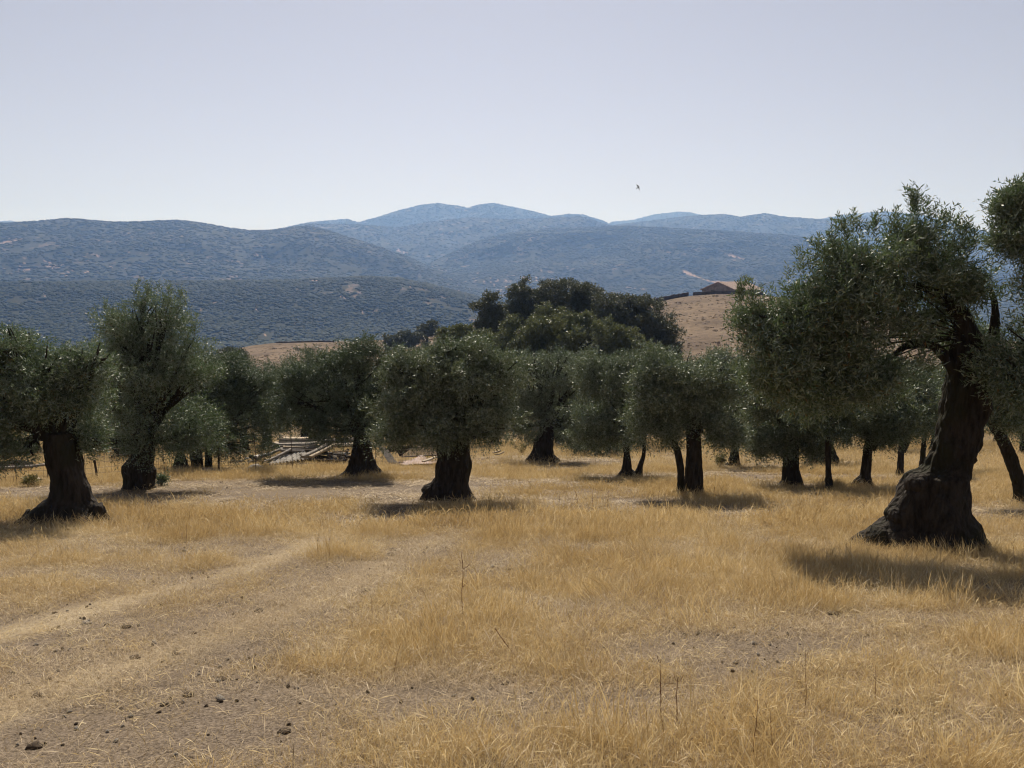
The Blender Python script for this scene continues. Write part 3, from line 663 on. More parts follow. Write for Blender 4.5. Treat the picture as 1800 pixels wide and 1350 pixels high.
# --- left foreground
make_tree('big olive on the far left with a thick dark trunk flaring at its foot',
  [(922,26,196),(910,38,191),(902,45,186),(893,62,178),(885,70,172),(875,86,164),(860,90,160),(847,89,155),(817,82,146),(800,81,141),(780,80,139),(760,82,136)],
  [(55,645,80,62),(120,690,70,66),(5,700,80,75),(60,745,95,42),(140,640,32,42),(-50,640,80,75),(130,752,62,38),(20,600,52,32),(-60,740,70,45),(170,625,28,32),(40,785,70,22),(150,780,46,20)],
  knobs=[(92,893,13),(55,908,13),(172,897,14)], n=5200, nl=12, ll=.062, lw=.014, L=(.16,.34), seed=8, mat=OLIVE, gap=-.12, gs=.4, cl=.26, flute=.12, rough=.13)
make_tree('olive with a tall open top rising above the others, left of the scrap pile',
  [(865,208,280),(855,217,273),(842,219,274),(827,215,276),(820,216,271),(797,232,274),(775,238,272)],
  [(250,530,36,32),(300,542,42,34),(200,572,46,40),(262,590,70,46),(332,612,50,44),(250,650,100,58),(185,685,52,60),(315,695,70,66),(240,740,92,50),(340,755,48,38),(225,605,52,44),(285,775,64,24),(200,772,44,26),(350,650,40,44)],
  n=3900, nl=11, ll=.07, lw=.018, L=(.2,.42), seed=9, mat=OLIVE, gap=.02, gs=.5, up=.5,
  spires=[(240,530,492,12),(262,530,494,12),(318,540,504,12),(185,560,530,8),(345,590,568,8),(298,520,508,6)])
make_tree('olive on a wide split trunk standing behind the wire fence',
  [(834,293,338),(822,300,332),(810,305,328),(798,310,325),(780,312,324)],
  [(350,690,45,50),(330,740,50,40),(370,650,38,36)], n=1300, nl=10, ll=.08, lw=.022, L=(.25,.45), seed=12, mat=OLIVE_DEEP)
make_tree('olive of two close dark trunks behind the wire fence beside the scrap pile',
  [(830,335,359),(815,336,358),(800,334,356),(780,336,354)],
  [(400,690,52,50),(430,735,52,48),(395,745,45,42),(420,655,34,30),(455,700,36,48),(470,665,32,28),(425,645,30,24),(385,785,44,20),(475,740,40,34),(360,700,40,50),(440,785,46,26),(400,640,28,20)], n=3000, nl=10, ll=.075, lw=.021, L=(.22,.42), seed=13, mat=OLIVE_DEEP,
  extra=[[(830,359,374),(815,360,373),(790,360,372),(770,362,372)]])
make_tree('olive with a dark crown and stout trunk standing before the scrap pile',
  [(842,586,682),(832,598,676),(826,606,672),(815,614,662),(796,618,657),(775,621,652),(755,622,648)],
  [(622,650,56,44),(560,690,60,50),(612,715,66,50),(508,705,40,44),(660,695,32,55),(540,738,44,24),(625,615,34,20),(580,635,36,26),(682,640,32,30),(528,660,38,28),(585,752,40,18),(670,745,30,26)],
  n=3900, nl=10, ll=.075, lw=.021, L=(.22,.42), seed=14, mat=OLIVE_DEEP, gap=-.22, up=.3)
make_tree('round-crowned olive on a knobbly flared trunk in the middle of the grove',
  [(884,735,850),(875,740,842),(862,743,835),(852,748,829),(840,761,828),(822,764,831),(800,770,826),(777,770,826),(760,774,822)],
  [(780,662,92,46),(728,690,62,56),(838,685,62,56),(790,728,95,42),(700,725,34,42),(868,735,36,36),(838,625,40,26),(745,630,46,26),(692,645,32,28),(885,650,38,36),(755,752,60,26),(840,755,56,24),(690,755,30,22),(790,610,30,16)],
  knobs=[(755,862,13)], n=5200, nl=11, ll=.07, lw=.018, L=(.2,.38), seed=15, mat=OLIVE_GREY, gap=-.22, up=.3, flute=.13, rough=.13)
make_tree('grey-green olive with a straight trunk just right of the round-crowned olive',
  [(817,922,990),(808,926,986),(800,931,978),(790,936,975),(777,938,975),(760,946,974),(740,949,974)],
  [(962,655,66,34),(925,695,50,46),(1000,690,46,46),(950,730,50,32),(1000,740,36,30),(940,630,40,16),(985,635,40,20),(905,640,36,26),(1040,645,38,30),(915,755,36,20),(1010,765,34,18)],
  n=3800, nl=9, ll=.085, lw=.025, L=(.25,.48), seed=16, mat=OLIVE_GREY, gap=-.22, up=.3)
make_tree('olive forking into a V of two thin trunks from one base',
  [(843,1080,1130),(836,1086,1126),(825,1092,1112),(800,1096,1108),(770,1094,1104),(755,1094,1104)],
  [(1085,680,50,46),(1045,725,46,38),(1120,715,46,50),(1110,645,42,26),(1150,652,38,32),(1035,642,34,26),(1035,765,34,18),(1120,765,36,16),(1075,755,50,22),(1040,670,30,30)], n=3000, nl=10, ll=.075, lw=.021, L=(.22,.42), seed=17, mat=OLIVE_GREY,
  extra=[[(840,1110,1130),(822,1119,1130),(800,1128,1135),(778,1130,1136),(760,1132,1137)]])
make_tree('olive with a tall straight stem and a second bent stem hugging it',
  [(878,1194,1240),(865,1201,1236),(820,1203,1234),(800,1205,1233),(755,1205,1231),(735,1207,1228)],
  [(1212,685,70,52),(1160,690,42,52),(1258,675,44,46),(1200,640,56,28),(1270,640,38,26),(1148,640,36,28),(1270,760,38,20),(1180,750,40,18),(1250,730,50,34),(1145,738,42,30),(1200,735,40,24)], n=4300, nl=11, ll=.07, lw=.018, L=(.2,.4), seed=18, mat=OLIVE_GREY,
  extra=[[(876,1187,1206),(850,1190,1203),(820,1190,1203),(790,1183,1197),(772,1171,1188),(755,1177,1187),(735,1184,1192)]], limbs=[[(1228,760,7),(1232,720,4),(1225,690,3),(1240,660,2.5),(1275,650,2)]])
make_tree('small olive with a curved waisted trunk at mid distance',
  [(824,1268,1303),(812,1279,1300),(800,1282,1299),(780,1286,1300),(768,1283,1297),(755,1284,1294)],
  [(1305,685,48,50),(1290,728,42,34),(1335,720,34,38),(1265,640,36,24),(1320,645,38,30),(1250,640,36,26),(1355,655,36,36),(1320,755,36,18)], n=2400, nl=9, ll=.085, lw=.025, L=(.25,.48), seed=19, mat=OLIVE_GREY)
make_tree('olive on a thick black cylindrical trunk with a low root sticking out left',
  [(858,1354,1420),(853,1366,1413),(843,1373,1411),(825,1375,1405),(790,1376,1404),(770,1378,1402)],
  [(1372,735,50,44),(1402,690,52,46),(1352,690,36,50),(1355,780,30,20),(1420,775,36,18),(1430,745,34,32),(1380,770,48,24)], n=3100, nl=10, ll=.072, lw=.02, L=(.2,.4), seed=20, mat=OLIVE_GREY)
make_tree('young olive on a thin pole-straight trunk',
  [(867,1450,1467),(850,1451,1464),(825,1451,1461),(780,1450,1462),(760,1451,1461)],
  [(1462,725,42,40),(1470,680,36,36),(1440,700,30,30)], n=1500, nl=10, ll=.07, lw=.019, L=(.2,.38), seed=21, mat=OLIVE_DEEP)
make_tree('distant olive with a very broad skirted trunk base behind the thin straight one',
  [(822,1408,1483),(815,1414,1479),(805,1422,1476),(795,1426,1472),(784,1438,1467),(770,1444,1462)],
  [(1440,745,50,30),(1470,715,50,34),(1410,720,40,30)], n=1500, nl=8, ll=.09, lw=.028, L=(.25,.5), seed=22, mat=OLIVE_DEEP)
make_tree('olive with a swollen foot and one limb curling out to the right',
  [(862,1494,1540),(856,1497,1537),(845,1502,1534),(835,1513,1531),(810,1515,1533),(785,1518,1534),(765,1524,1538),(750,1526,1540)],
  [(1515,720,48,42),(1555,700,52,46),(1490,690,36,40),(1580,735,34,28),(1530,750,44,22),(1560,755,40,18)], n=2600, nl=10, ll=.072, lw=.02, L=(.2,.4), seed=23, mat=OLIVE_DEEP,
  limbs=[[(1531,790,7),(1543,772,6),(1558,778,5.5),(1574,772,5),(1590,756,4)]])
make_tree('slim olive with a Y fork left of the massive trunk',
  [(840,1573,1591),(825,1576,1589),(800,1578,1589),(770,1580,1591),(755,1581,1590)],
  [(1600,715,44,44),(1620,680,40,34)], n=1400, nl=9, ll=.08, lw=.023, L=(.22,.42), seed=24, mat=OLIVE_DEEP, limbs=[[(1588,795,4),(1596,780,3.5),(1602,766,3)]])
make_tree('thin-stemmed olive almost touching the outline of the massive trunk',
  [(834,1614,1628),(820,1615,1627),(800,1617,1627),(765,1621,1629)],
  [(1640,720,42,44),(1655,680,34,40)], n=1200, nl=9, ll=.08, lw=.023, L=(.22,.42), seed=25, mat=OLIVE_DEEP)
make_tree('far small olive behind the slender leaning one at the right edge',
  [(803,1786,1812),(790,1792,1806),(765,1794,1802),(745,1793,1801)],
  [(1790,725,50,30),(1830,705,50,40)], n=1000, nl=8, ll=.09, lw=.028, L=(.25,.5), seed=26, mat=OLIVE_DEEP)
make_tree('low dark olive seen between the two left foreground trunks',
  [(818,182,252),(808,190,244),(796,200,236),(780,206,230)],
  [(205,770,46,26),(170,745,46,36),(240,740,46,36)], n=1400, nl=8, ll=.09, lw=.028, L=(.25,.5), seed=27, mat=OLIVE_DEEP)
make_tree('far olive whose stout trunk leans right behind the straight grey-green one',
  [(790,968,1000),(780,974,994),(765,977,992),(750,978,992)],
  [(1010,655,48,36),(1030,690,46,44),(985,720,34,34),(1030,735,44,30)], n=2000, nl=8, ll=.10, lw=.03, L=(.28,.55), seed=28, mat=OLIVE_GREY)
make_tree('far olive with a low bushy skirt in deep shade beside the V-forked one',
  [(806,1030,1052),(795,1034,1048),(780,1034,1046)],
  [(1050,735,44,32),(1030,778,44,20),(1075,785,36,17)], n=1500, nl=8, ll=.09, lw=.028, L=(.25,.5), seed=29, mat=OLIVE_DEEP)

# --- back rows: one built, the others copies
def far_tree(px, Y, top, wd, seed, mat):
    g = gpy(px, Y); h = g-top; w2 = wd/2
    return make_tree('olive of the back rows, mostly hidden behind the nearer crowns',
      [(g+3, px-h*.09, px+h*.09), (g-h*.08, px-h*.06, px+h*.05), (g-h*.28, px-h*.045, px+h*.045)],
      [(px, g-h*.62, w2*.8, h*.27), (px-w2*.5, g-h*.5, w2*.6, h*.24), (px+w2*.5, g-h*.52, w2*.6, h*.24), (px+w2*.1, g-h*.82, w2*.5, h*.17)],
      depth=Y, n=2000, nl=8, ll=.11, lw=.034, L=(.3,.55), seed=seed, mat=mat, cl=.42, group='olives of the back rows', twigs=4)
def copy_thing(src, x, y, rz, sc):
    c = src.copy(); COL.objects.link(c); c.location = (x, y, float(G(x, y))); c.rotation_euler = (0, 0, rz); c.scale = (sc, sc, sc)
    for ch in src.children:
        k = ch.copy(); COL.objects.link(k); k.parent = c
    return c
protos = [far_tree(470, 46, 628, 200, 101, OLIVE_DEEP), far_tree(1175, 50, 618, 195, 102, OLIVE_GREY), far_tree(60, 38, 622, 230, 103, OLIVE_DEEP)]
for i, (px, Y, sc, rz) in enumerate([(530,46,1.1,1.2),(700,50,1.0,2.4),(870,48,1.0,4),(760,56,1.1,3),(620,58,1.0,5.2),(1090,57,1.05,.6),(1255,54,1.0,1.9),(1330,50,1.0,3.6),(1420,56,1.05,5),
      (1500,48,.9,.3),(1600,52,1.0,1.4),(1690,47,1.0,2.6),(1770,54,1.0,3.9),(150,45,1.0,5.6),(240,52,1.05,.9),(330,44,1.0,2),(400,56,1.0,3.1),(-40,50,1.05,4.2),(1870,45,1.0,.2),(980,58,1.1,1),(420,38,.95,2.2),(800,44,.9,5.5),(560,43,.9,4.4),(1130,43,.9,.9),(1380,42,.9,2.8),(1560,41,.9,5.1),(1660,40,.9,1.7),(200,40,.95,3.3),(310,41,.95,.4),(1030,45,.95,2)]):
    copy_thing(protos[i % 3], (px-900)/F*Y, Y, rz, sc)

# --- holm oaks
def oak(label, blobs, Y, n, mat, seed, ll=.2, lw=.11, px=None, group='holm oaks beyond the grove'):
    px = px or np.mean([b[0] for b in blobs]); g = gpy(px, Y); cyb = np.mean([b[1] for b in blobs]); wq = .45/mpp(Y)
    make_tree(label, [(g+3, px-wq*1.5, px+wq*1.5), ((g*2+cyb)/3, px-wq, px+wq), ((g+2*cyb)/3, px-wq*.9, px+wq*.9)], blobs, depth=Y, n=n, nl=8, ll=ll, lw=lw, L=(.35,.8), mat=mat, seed=seed,
      name='holm_oak', cat='oak tree', group=group, bark=BARK_OAK, shell=3.0, gap=-.35, gs=1.6, hull=.28, up=.35, twigs=3, radk=.6, cl=.75 if Y < 150 else .9)
oak('largest dark oak, its broad dome standing highest behind the grove', [(925,520,32,25),(985,512,48,24),(1035,522,36,24),(950,560,60,42),(1020,560,66,46),(908,560,24,36),(990,600,80,40)], 96, 9000, OAK_DARK, 41)
oak('dark oak stepping down to the right edge of the oak clump', [(1080,540,34,26),(1125,548,38,26),(1160,575,32,34),(1120,590,52,42),(1172,610,22,36),(1075,600,46,52),(1110,630,70,40)], 90, 8000, OAK_DARK, 42)
oak('narrow upright oak at the left end of the clump', [(862,545,22,28),(862,575,32,28),(850,605,38,28),(885,590,30,30)], 92, 4200, OAK_DARK, 43)
oak('lighter green oak in front of the dark dome', [(975,582,62,38),(1040,600,66,40),(905,596,52,38),(855,615,44,28),(1105,620,50,34),(950,625,70,36),(1060,640,56,30),(890,635,50,26)], 76, 11000, OAK_GREEN, 44)
oak('small yellowish green oak bush left of the clump', [(795,592,22,20),(828,590,20,20),(812,610,30,18)], 84, 2200, OAK_GREEN, 45)
oak('low spreading dark oak on the pasture ridge', [(705,598,26,13),(725,596,24,12),(690,604,16,9)], 190, 1800, OAK_DARK, 46, .34, .2, group='oaks on the pasture ridge')
oak('small round dark oak at the top of the pasture ridge', [(758,577,20,11),(742,584,14,8)], 205, 1100, OAK_DARK, 47, .34, .2, group='oaks on the pasture ridge')
oak('dark oak peeping over the grove at the left end of the pasture', [(405,628,22,17),(388,640,22,18)], 110, 1800, OAK_DARK, 48, group='oaks on the pasture ridge')

# ------------------------------------------------------------------ farmhouse and its stone walls on the ridge
HX, HY = P(1262, 515, 258)[0], 258.0
def house():
    hz = float(G(HX, HY))-.3; root = empty('farmhouse', (HX, HY, hz))
    tag(root, 'low stone farm building with a reddish tiled roof on the hilltop', 'farmhouse')
    a = R(-38); ux = np.array([math.cos(a), math.sin(a), 0]); uy = np.array([-math.sin(a), math.cos(a), 0])*1.0
    o = np.array([HX, HY, hz]); W2, Ln, He, Ha = 5.0, 16.0, 1.9, 4.2
    ux, uy = np.array([math.cos(R(12)), math.sin(R(12))*-1, 0]), np.array([math.sin(R(48)), math.cos(R(48)), 0])
    mb = MB(); q = lambda s, l, z: o + ux*s + uy*l + np.array([0, 0, z])
    V = [q(-W2,0,-1),q(W2,0,-1),q(W2,0,He),q(0,0,Ha),q(-W2,0,He), q(-W2,Ln,-1),q(W2,Ln,-1),q(W2,Ln,He),q(0,Ln,Ha),q(-W2,Ln,He)]
    mb.add(V, [[0,1,2,4],[1,6,7,2],[6,5,9,7],[5,0,4,9]]); mb.add(V, [[4,2,3],[7,9,8]])
    mb.build('wall', HOUSEWALL, root)
    mb = MB()
    for sgn in (-1, 1):
        n_ = unit(np.cross(uy, (ux*sgn*W2 + np.array([0, 0, He-Ha]))))*(-1 if sgn > 0 else 1); n_ = n_ if n_[2] > 0 else -n_
        e0, e1 = q(sgn*(W2+.5), -.4, He-.5*(Ha-He)/W2), q(sgn*(W2+.5), Ln+.4, He-.5*(Ha-He)/W2); r0, r1 = q(0, -.4, Ha), q(0, Ln+.4, Ha)
        k = 60; rows = []
        for lift in (.04, .22):
            t = np.linspace(0, 1, k)[:, None]; wv = np.abs(np.sin(np.arange(k)*1.5))[:, None]*.08*(lift > .1)
            rows.append((e0+(e1-e0)*t + n_*(lift+wv), r0+(r1-r0)*t + n_*(lift+wv)))
        (A, Bq), (C_, D_) = rows; V = np.vstack([A, Bq, C_, D_]); i = np.arange(k-1)
        for x0, x1 in ((0, k), (2*k, 3*k), (0, 2*k), (k, 3*k)): mb.add(V, np.stack([x0+i, x0+i+1, x1+i+1, x1+i], -1))
        mb.add(V, [[0, k, 3*k, 2*k], [k-1, 2*k-1, 4*k-1, 3*k-1]])
    mb.build('roof', TILE, root)
    mb = MB(); boxc(mb, q(-1.6, -.03, .7), ux*.55, uy*.05, [0, 0, 1.0]); mb.build('door', WOOD_DARK, root)
house()
def stone_wall(label, tops, Y0, Y1, h, group='dry stone walls on the ridge', seed=0, th=.35):
    r = np.random.default_rng(seed); px = np.array([t[0] for t in tops], float); n_ = 50
    xs = np.linspace(px[0], px[-1], n_); Ys = np.linspace(Y0, Y1, n_)
    c = np.array([[(x-900)/F*Y*1.0, Y, 0] for x, Y in zip(xs, Ys)]); c[:, 0] = [(P(x, 515, Y))[0] for x, Y in zip(xs, Ys)]
    c[:, 2] = G(c[:, 0], c[:, 1]); hh = h*(1+.14*vnoise(np.stack([xs/3, xs*0, xs*0], -1), seed))
    root_o = c.mean(0)
    d = unit(np.gradient(c, axis=0)); s_ = unit(np.cross(d, [0, 0, 1.]))
    Z = np.array([0, 0, 1.])
    V = np.stack([c-s_*th-Z*.6, c+s_*th-Z*.6, c+s_*th*.8+Z*hh[:, None], c-s_*th*.8+Z*hh[:, None]], 1)
    i = np.arange(n_-1)[:, None]*4; j = np.arange(4)[None]; k = (j+1) % 4; mb = MB()
    mb.add(V.reshape(-1, 3), np.stack([i+j, i+k, i+4+k, i+4+j], -1).reshape(-1, 4)); mb.add(V[0], [[3,2,1,0]]); mb.add(V[-1], [[0,1,2,3]])
    tag(mb.build('stone_wall', WALLSTONE), label, 'stone wall', group)
stone_wall('dark stone wall climbing the ridge, left of the gap', [(1140,0),(1210,0)], 252, 254, 1.25, seed=1)
stone_wall('dark stone wall between the gap and the farm building, running past it', [(1218,0),(1345,0)], 253, 251, 1.05, seed=2)
stone_wall('low stone wall along the crest of the pasture at the left', [(482,0),(585,0)], 253, 253, .45, seed=3)
dq = ray(868, 524); tq = np.linspace(1500, 6000, 4000); q = np.array([0, 0, CAMZ])+dq*tq[:, None]; iq = int(np.argmax(q[:, 2] < G(q[:, 0], q[:, 1]))); v = q[iq]; ks = v[1]/3000
mb = MB(); boxc(mb, v+[0, 0, 3*ks], (40*ks, 0, 0), (0, 10*ks, 0), (0, 0, 3*ks))
V = np.array([[x*ks, y*ks, z*ks] for x in (-41, 41) for y, z in ((-11, 6), (0, 9), (11, 6))])+v+[0, 0, .01]
sh = empty('farm_shed', v); tag(sh, 'long white-roofed shed down in the distant valley', 'shed'); mb.build('wall', WHITE, sh)
MB().add(V, [[0,1,4,3],[1,2,5,4],[0,3,5,2]]).add(V, [[0,2,1],[3,4,5]]).build('roof', WHITE, sh)

# ------------------------------------------------------------------ wire fence
fl = [(-60,857),(30,853),(85,851),(172,845),(250,840),(290,834),(330,832),(384,829),(450,830),(515,828),(580,826),(660,822),(760,815),(860,808)]
fp = np.array([hit(*p) for p in fl]); root = empty('wire_fence', fp[6]); tag(root, 'sagging rusty wire mesh fence crossing the left half of the grove', 'fence')
FH = .95
for i, p in enumerate(fp):
    mb = MB(); r_ = .032 if i in (3, 7) else .010; h_ = (FH+.12) if i not in (3, 9) else (.55 if i == 3 else 1.35)
    lean = np.array([random.uniform(-.06, .06), random.uniform(-.05, .05), 0])
    tube(mb, [p-[0, 0, .2], p+lean*.5+[0, 0, h_*.5], p+lean+[0, 0, h_]], r_, 6); mb.build('post', WOOD_DARK if r_ > .03 else WIRE, root)
mb = MB(); cum = np.concatenate([[0], np.cumsum(np.linalg.norm(np.diff(fp, axis=0), axis=1))])
t = np.arange(0, cum[-1], .16); c = np.stack([np.interp(t, cum, fp[:, i]) for i in range(3)], -1); c[:, 2] = G(c[:, 0], c[:, 1])
sag = .05*np.sin(t*2.1)+.03*np.sin(t*.77)
for q, s_ in zip(c, sag): tube(mb, [q, q+[.01, 0, .4], q+[0, .01, .78+s_]], .0035, 3, caps=False)
for h_ in (.06, .2, .34, .48, .62, .78): tube(mb, c+np.stack([t*0, t*0, h_+sag*h_], -1), .004, 3, caps=False)
tube(mb, c+np.stack([t*0, t*0, .95+sag*.5], -1), .005, 3, caps=False)
mb.build('wire_mesh', WIRE, root)

# ------------------------------------------------------------------ scrap pile behind the fence
PY = hit(600, 822)[1]+1.2
def at(px, py, dy=0.0): return P(px, py, PY+dy)
def one(name, label, cat, mb, mat, group='scrap heaped behind the fence', smooth=False): return tag(mb.build(name, mat, smooth=smooth), label, cat, group)
def corr(a, b, c, waves=14, amp=.03, th=.012, nu=None):
    """corrugated sheet: corners a, b (across the waves), c (a + length)"""
    a, b, c = map(np.asarray, (a, b, c)); u = b-a; v_ = c-a; n_ = unit(np.cross(u, v_)); n_ = n_*np.sign(n_[2] or 1); k = waves*8+1; t = np.linspace(0, 1, k)
    w_ = (np.sin(t*waves*2*math.pi)*amp)[:, None]*n_; r0 = a+u*t[:, None]+w_; r1 = r0+v_; V = np.vstack([r0, r1, r0-n_*th, r1-n_*th]); i = np.arange(k-1); mb = MB()
    for x0, x1 in ((0, k), (2*k, 3*k), (0, 2*k), (k, 3*k)): mb.add(V, np.stack([x0+i, x0+i+1, x1+i+1, x1+i], -1))
    return mb.add(V, [[0, k, 3*k, 2*k], [k-1, 2*k-1, 4*k-1, 3*k-1]])
one('corrugated_sheet', 'large grey corrugated sheet lying tilted in the middle of the scrap pile', 'corrugated sheet', corr(at(468,817,-.6), at(532,803,-.6)+[0,0,0], at(506,788,.9), 10, .035).add(*(lambda m: (np.concatenate(m.v), m.f[4][0]))(MB().add(*([at(500,806,-.62)]*4, [[0,1,2,3]])))) if False else corr(at(466,817,-.7), at(540,806,-.5), at(508,787,1.0), 12, .03), SHEET)
one('corrugated_sheet', 'second corrugated sheet overlapping the right end of the large grey one', 'corrugated sheet', corr(at(500,812,-.55), at(552,802,-.35), at(536,787,.95), 9, .03), SHEET)
one('corrugated_sheet', 'corrugated sheet leaning steeply on the right of the stout dark trunk', 'corrugated sheet', corr(at(664,785,.3), at(680,787,.3), at(683,813,-.6), 5, .025), SHEET)
one('corrugated_sheet', 'pale broken sheet at the left foot of the scrap pile', 'corrugated sheet', corr(at(428,807,-.2), at(470,798,-.1), at(438,803,.7), 8, .02), SHEET)
pl = [  # (a, b, width, thickness, material, name, label, category)
 (at(436,813,-.3), at(492,790,.2), .16, .05, WOOD_GREY, 'plank', 'grey board slanting up along the left side of the corrugated sheet', 'plank'),
 (at(452,816,-.8), at(512,789,.3), .13, .05, WOOD_GREY, 'plank', 'grey board lying against the upper left edge of the large corrugated sheet', 'plank'),
 (at(532,803,-.6), at(582,778,.2), .22, .10, WOOD_GREY, 'beam', 'thick grey beam slanting up to the right beside the corrugated sheets', 'beam'),
 (at(546,803,-.8), at(588,782,0), .16, .06, WOOD_PALE, 'beam', 'pale edged beam parallel to and below the thick grey beam', 'beam'),
 (at(528,800,-.3), at(575,784,.4), .14, .06, WOOD_GREY, 'plank', 'narrow board wedged above the thick slanting beam', 'plank'),
 (at(582,781,.3), at(660,782,.3), .30, .09, WOOD_PALE, 'beam', 'long pale horizontal beam on top of the pile passing behind the stout trunk', 'beam'),
 (at(484,778,1.0), at(566,776,1.2), .20, .06, WOOD_GREY, 'plank', 'topmost grey board at the back left of the pile', 'plank'),
 (at(480,783,.9), at(556,783,1.1), .18, .06, WOOD_GREY, 'plank', 'grey board just under the topmost one at the back left', 'plank'),
 (at(476,786,.7), at(540,788,.9), .16, .05, WOOD_GREY, 'plank', 'third grey board down in the back left stack', 'plank'),
 (at(498,771,1.4), at(560,770,1.5), .20, .06, WOOD_PALE, 'plank', 'thin pale board lying highest at the back of the pile', 'plank'),
 (at(584,795,-.2), at(612,792,-.1), .06, .05, WOOD_PALE, 'batten', 'short pale batten stuck out left of the stout trunk', 'batten'),
 (at(660,775,.6), at(678,776,.6), .22, .07, WOOD_GREY, 'plank', 'grey board end showing right of the stout trunk', 'plank'),
 (at(655,779,.5), at(672,778,.6), .16, .08, WOOD_PALE, 'beam', 'pale beam end just below the board right of the stout trunk', 'beam'),
 (at(744,811,-.8), at(766,803,-.2), .14, .04, WOOD_PALE, 'plank', 'loose board propped at the right end of the pink sheet', 'plank'),
 (at(870,799,2.4), at(886,794,2.6), .07, .04, WOOD_PALE, 'plank', 'small whitish board lying by itself left of the straight grey-green olive', 'plank'),
 (at(866,796,2.6), at(880,792,2.8), .06, .04, WOOD_PALE, 'plank', 'second whitish board lying behind the first small one', 'plank'),
 (at(376,816,.1), at(440,817,.1), .12, .09, WOOD_DARK, 'beam', 'dark squared beam lying along the foot of the fence left of the pile', 'beam'),
 (at(384,812,.6), at(430,810,.8), .14, .07, WOOD_GREY, 'plank', 'grey board half hidden behind the dark squared beam', 'plank'),
 (at(575,806,-.2), at(618,812,-.3), .22, .08, WOOD_DARK, 'plank', 'dark board on the ground at the shaded left foot of the stout trunk', 'plank'),
 (at(560,812,-.2), at(612,803,.2), .26, .08, WOOD_DARK, 'plank', 'dark slanting board under the thick beams', 'plank')]
for i, (a, b, wd, th, m, nm, lb, ct) in enumerate(pl): one(nm, lb, ct, plank(MB(), a, b, wd, th, roll=random.uniform(-.3, .3), bow=random.uniform(0, .05)), m)
for i in range(9):
    y0 = 771+2.6*i; x0 = random.uniform(474, 500); one('plank', 'weathered board in the flat stack at the back of the scrap pile', 'plank',
        plank(MB(), at(x0, y0+random.uniform(-1, 1), 1.1-.1*i), at(x0+random.uniform(60, 105), y0-3+random.uniform(-2, 2), 1.3-.1*i), random.uniform(.14, .24), .06, roll=random.uniform(-.2, .3), bow=.03), WOOD_GREY if i % 3 else WOOD_PALE)
def log(a, b, r0, r1, label, seed):
    t = np.linspace(0, 1, 14)[:, None]; p = np.asarray(a)*(1-t)+np.asarray(b)*t; p = p+.05*np.stack([vnoise(p*1.5+9*k, seed) for k in range(3)], -1)
    one('log', label, 'log', tube(MB(), p, np.linspace(r0, r1, 14), 9, rough=.3, seed=seed), BARK if seed % 2 else WOOD_GREY, smooth=True)
log(at(546,768,.8), at(602,776,.5), .10, .07, 'crooked dark log resting on top of the pile, pointing left', 51)
log(at(566,779,.4), at(640,774,.6), .12, .12, 'round grey log lying across the pale beam', 52)
log(at(440,803,-.5), at(470,818,-1.0), .07, .05, 'dark branch fallen across the left foot of the pile', 53)
log(at(610,790,.2), at(600,812,-.6), .05, .04, 'thin dark branch hanging down by the left side of the stout trunk', 55)
log(at(682,790,.6), at(712,788,.8), .12, .10, 'dark log behind the leaning corrugated sheet', 57)
log(at(700,798,.9), at(725,783,1.0), .10, .07, 'dark log stub beside the old bed base', 59)
# heap of dark timber below the boards
hb = MB(); r = np.random.default_rng(4)
for i in range(46):
    px = r.uniform(470, 612); f_ = 1-abs(px-555)/110; py = r.uniform(822-34*f_, 822); q0 = at(px, py, r.uniform(-.1, 1.2)); dv = np.array([r.uniform(-.9, .9), r.uniform(-.4, .4), r.uniform(-.12, .12)])
    plank(hb, q0-dv, q0+dv, r.uniform(.08, .25), r.uniform(.04, .1), roll=r.uniform(-1, 1), seg=3)
tag(hb.build('timber_debris', WOOD_DARK), 'tangle of dark broken timber filling the inside of the scrap pile', 'timber debris', kind='stuff')
# pink sheet, crumpled
xs, ys = np.meshgrid(np.linspace(0, 1, 26), np.linspace(0, 1, 12)); A, B_, C_ = at(690,806,-.2), at(764,803,0), at(712,797,1.3)
V = A + xs[..., None]*(B_-A) + ys[..., None]*(C_-A); V[..., 2] = G(V[..., 0], V[..., 1]) + .10 + .22*np.exp(-((xs-.42)/.2)**2)*ys + .05*vnoise(V*3, 5); nx = 26
i = np.arange(11)[:, None]*nx; j = np.arange(25)[None]; Fq = np.stack([i+j, i+j+1, i+nx+j+1, i+nx+j], -1).reshape(-1, 4); V = V.reshape(-1, 3); mb = MB().add(V, Fq).add(V-[0, 0, .02], Fq[:, ::-1])
one('plastic_sheet', 'crumpled faded pink sheet spread on the ground right of the stout trunk', 'sheet', mb, SHEET_PINK)
# bed base: frame and springs mesh
a, b, c_ = at(706,803,1.3), at(768,800,1.5), at(712,787,1.7); bd = empty('bed_base', a); tag(bd, 'old metal bed base of diagonal wire mesh standing behind the pink sheet', 'bed base', 'scrap heaped behind the fence')
mb = MB(); d_ = c_-a
for p, q in ((a, b), (a, a+d_), (b, b+d_), (a+d_, b+d_)): tube(mb, [p, (p+q)/2, q], .025, 6)
mb.build('frame', WIRE, bd); mb = MB()
for k in np.linspace(-.4, 1, 30):
    for sgn in (0, 1):
        p0, p1 = max(0, k), min(1, k+.28)
        if p1 <= p0: continue
        q0 = a+(b-a)*p0 + d_*((p0-k)/.28); q1 = a+(b-a)*p1 + d_*((p1-k)/.28)
        if sgn: q0, q1 = a+(b-a)*p0 + d_*(1-(p0-k)/.28), a+(b-a)*p1 + d_*(1-(p1-k)/.28)
        tube(mb, [q0, (q0+q1)/2, q1], .010, 4, caps=False)
mb.build('spring_mesh', WIRE, bd)
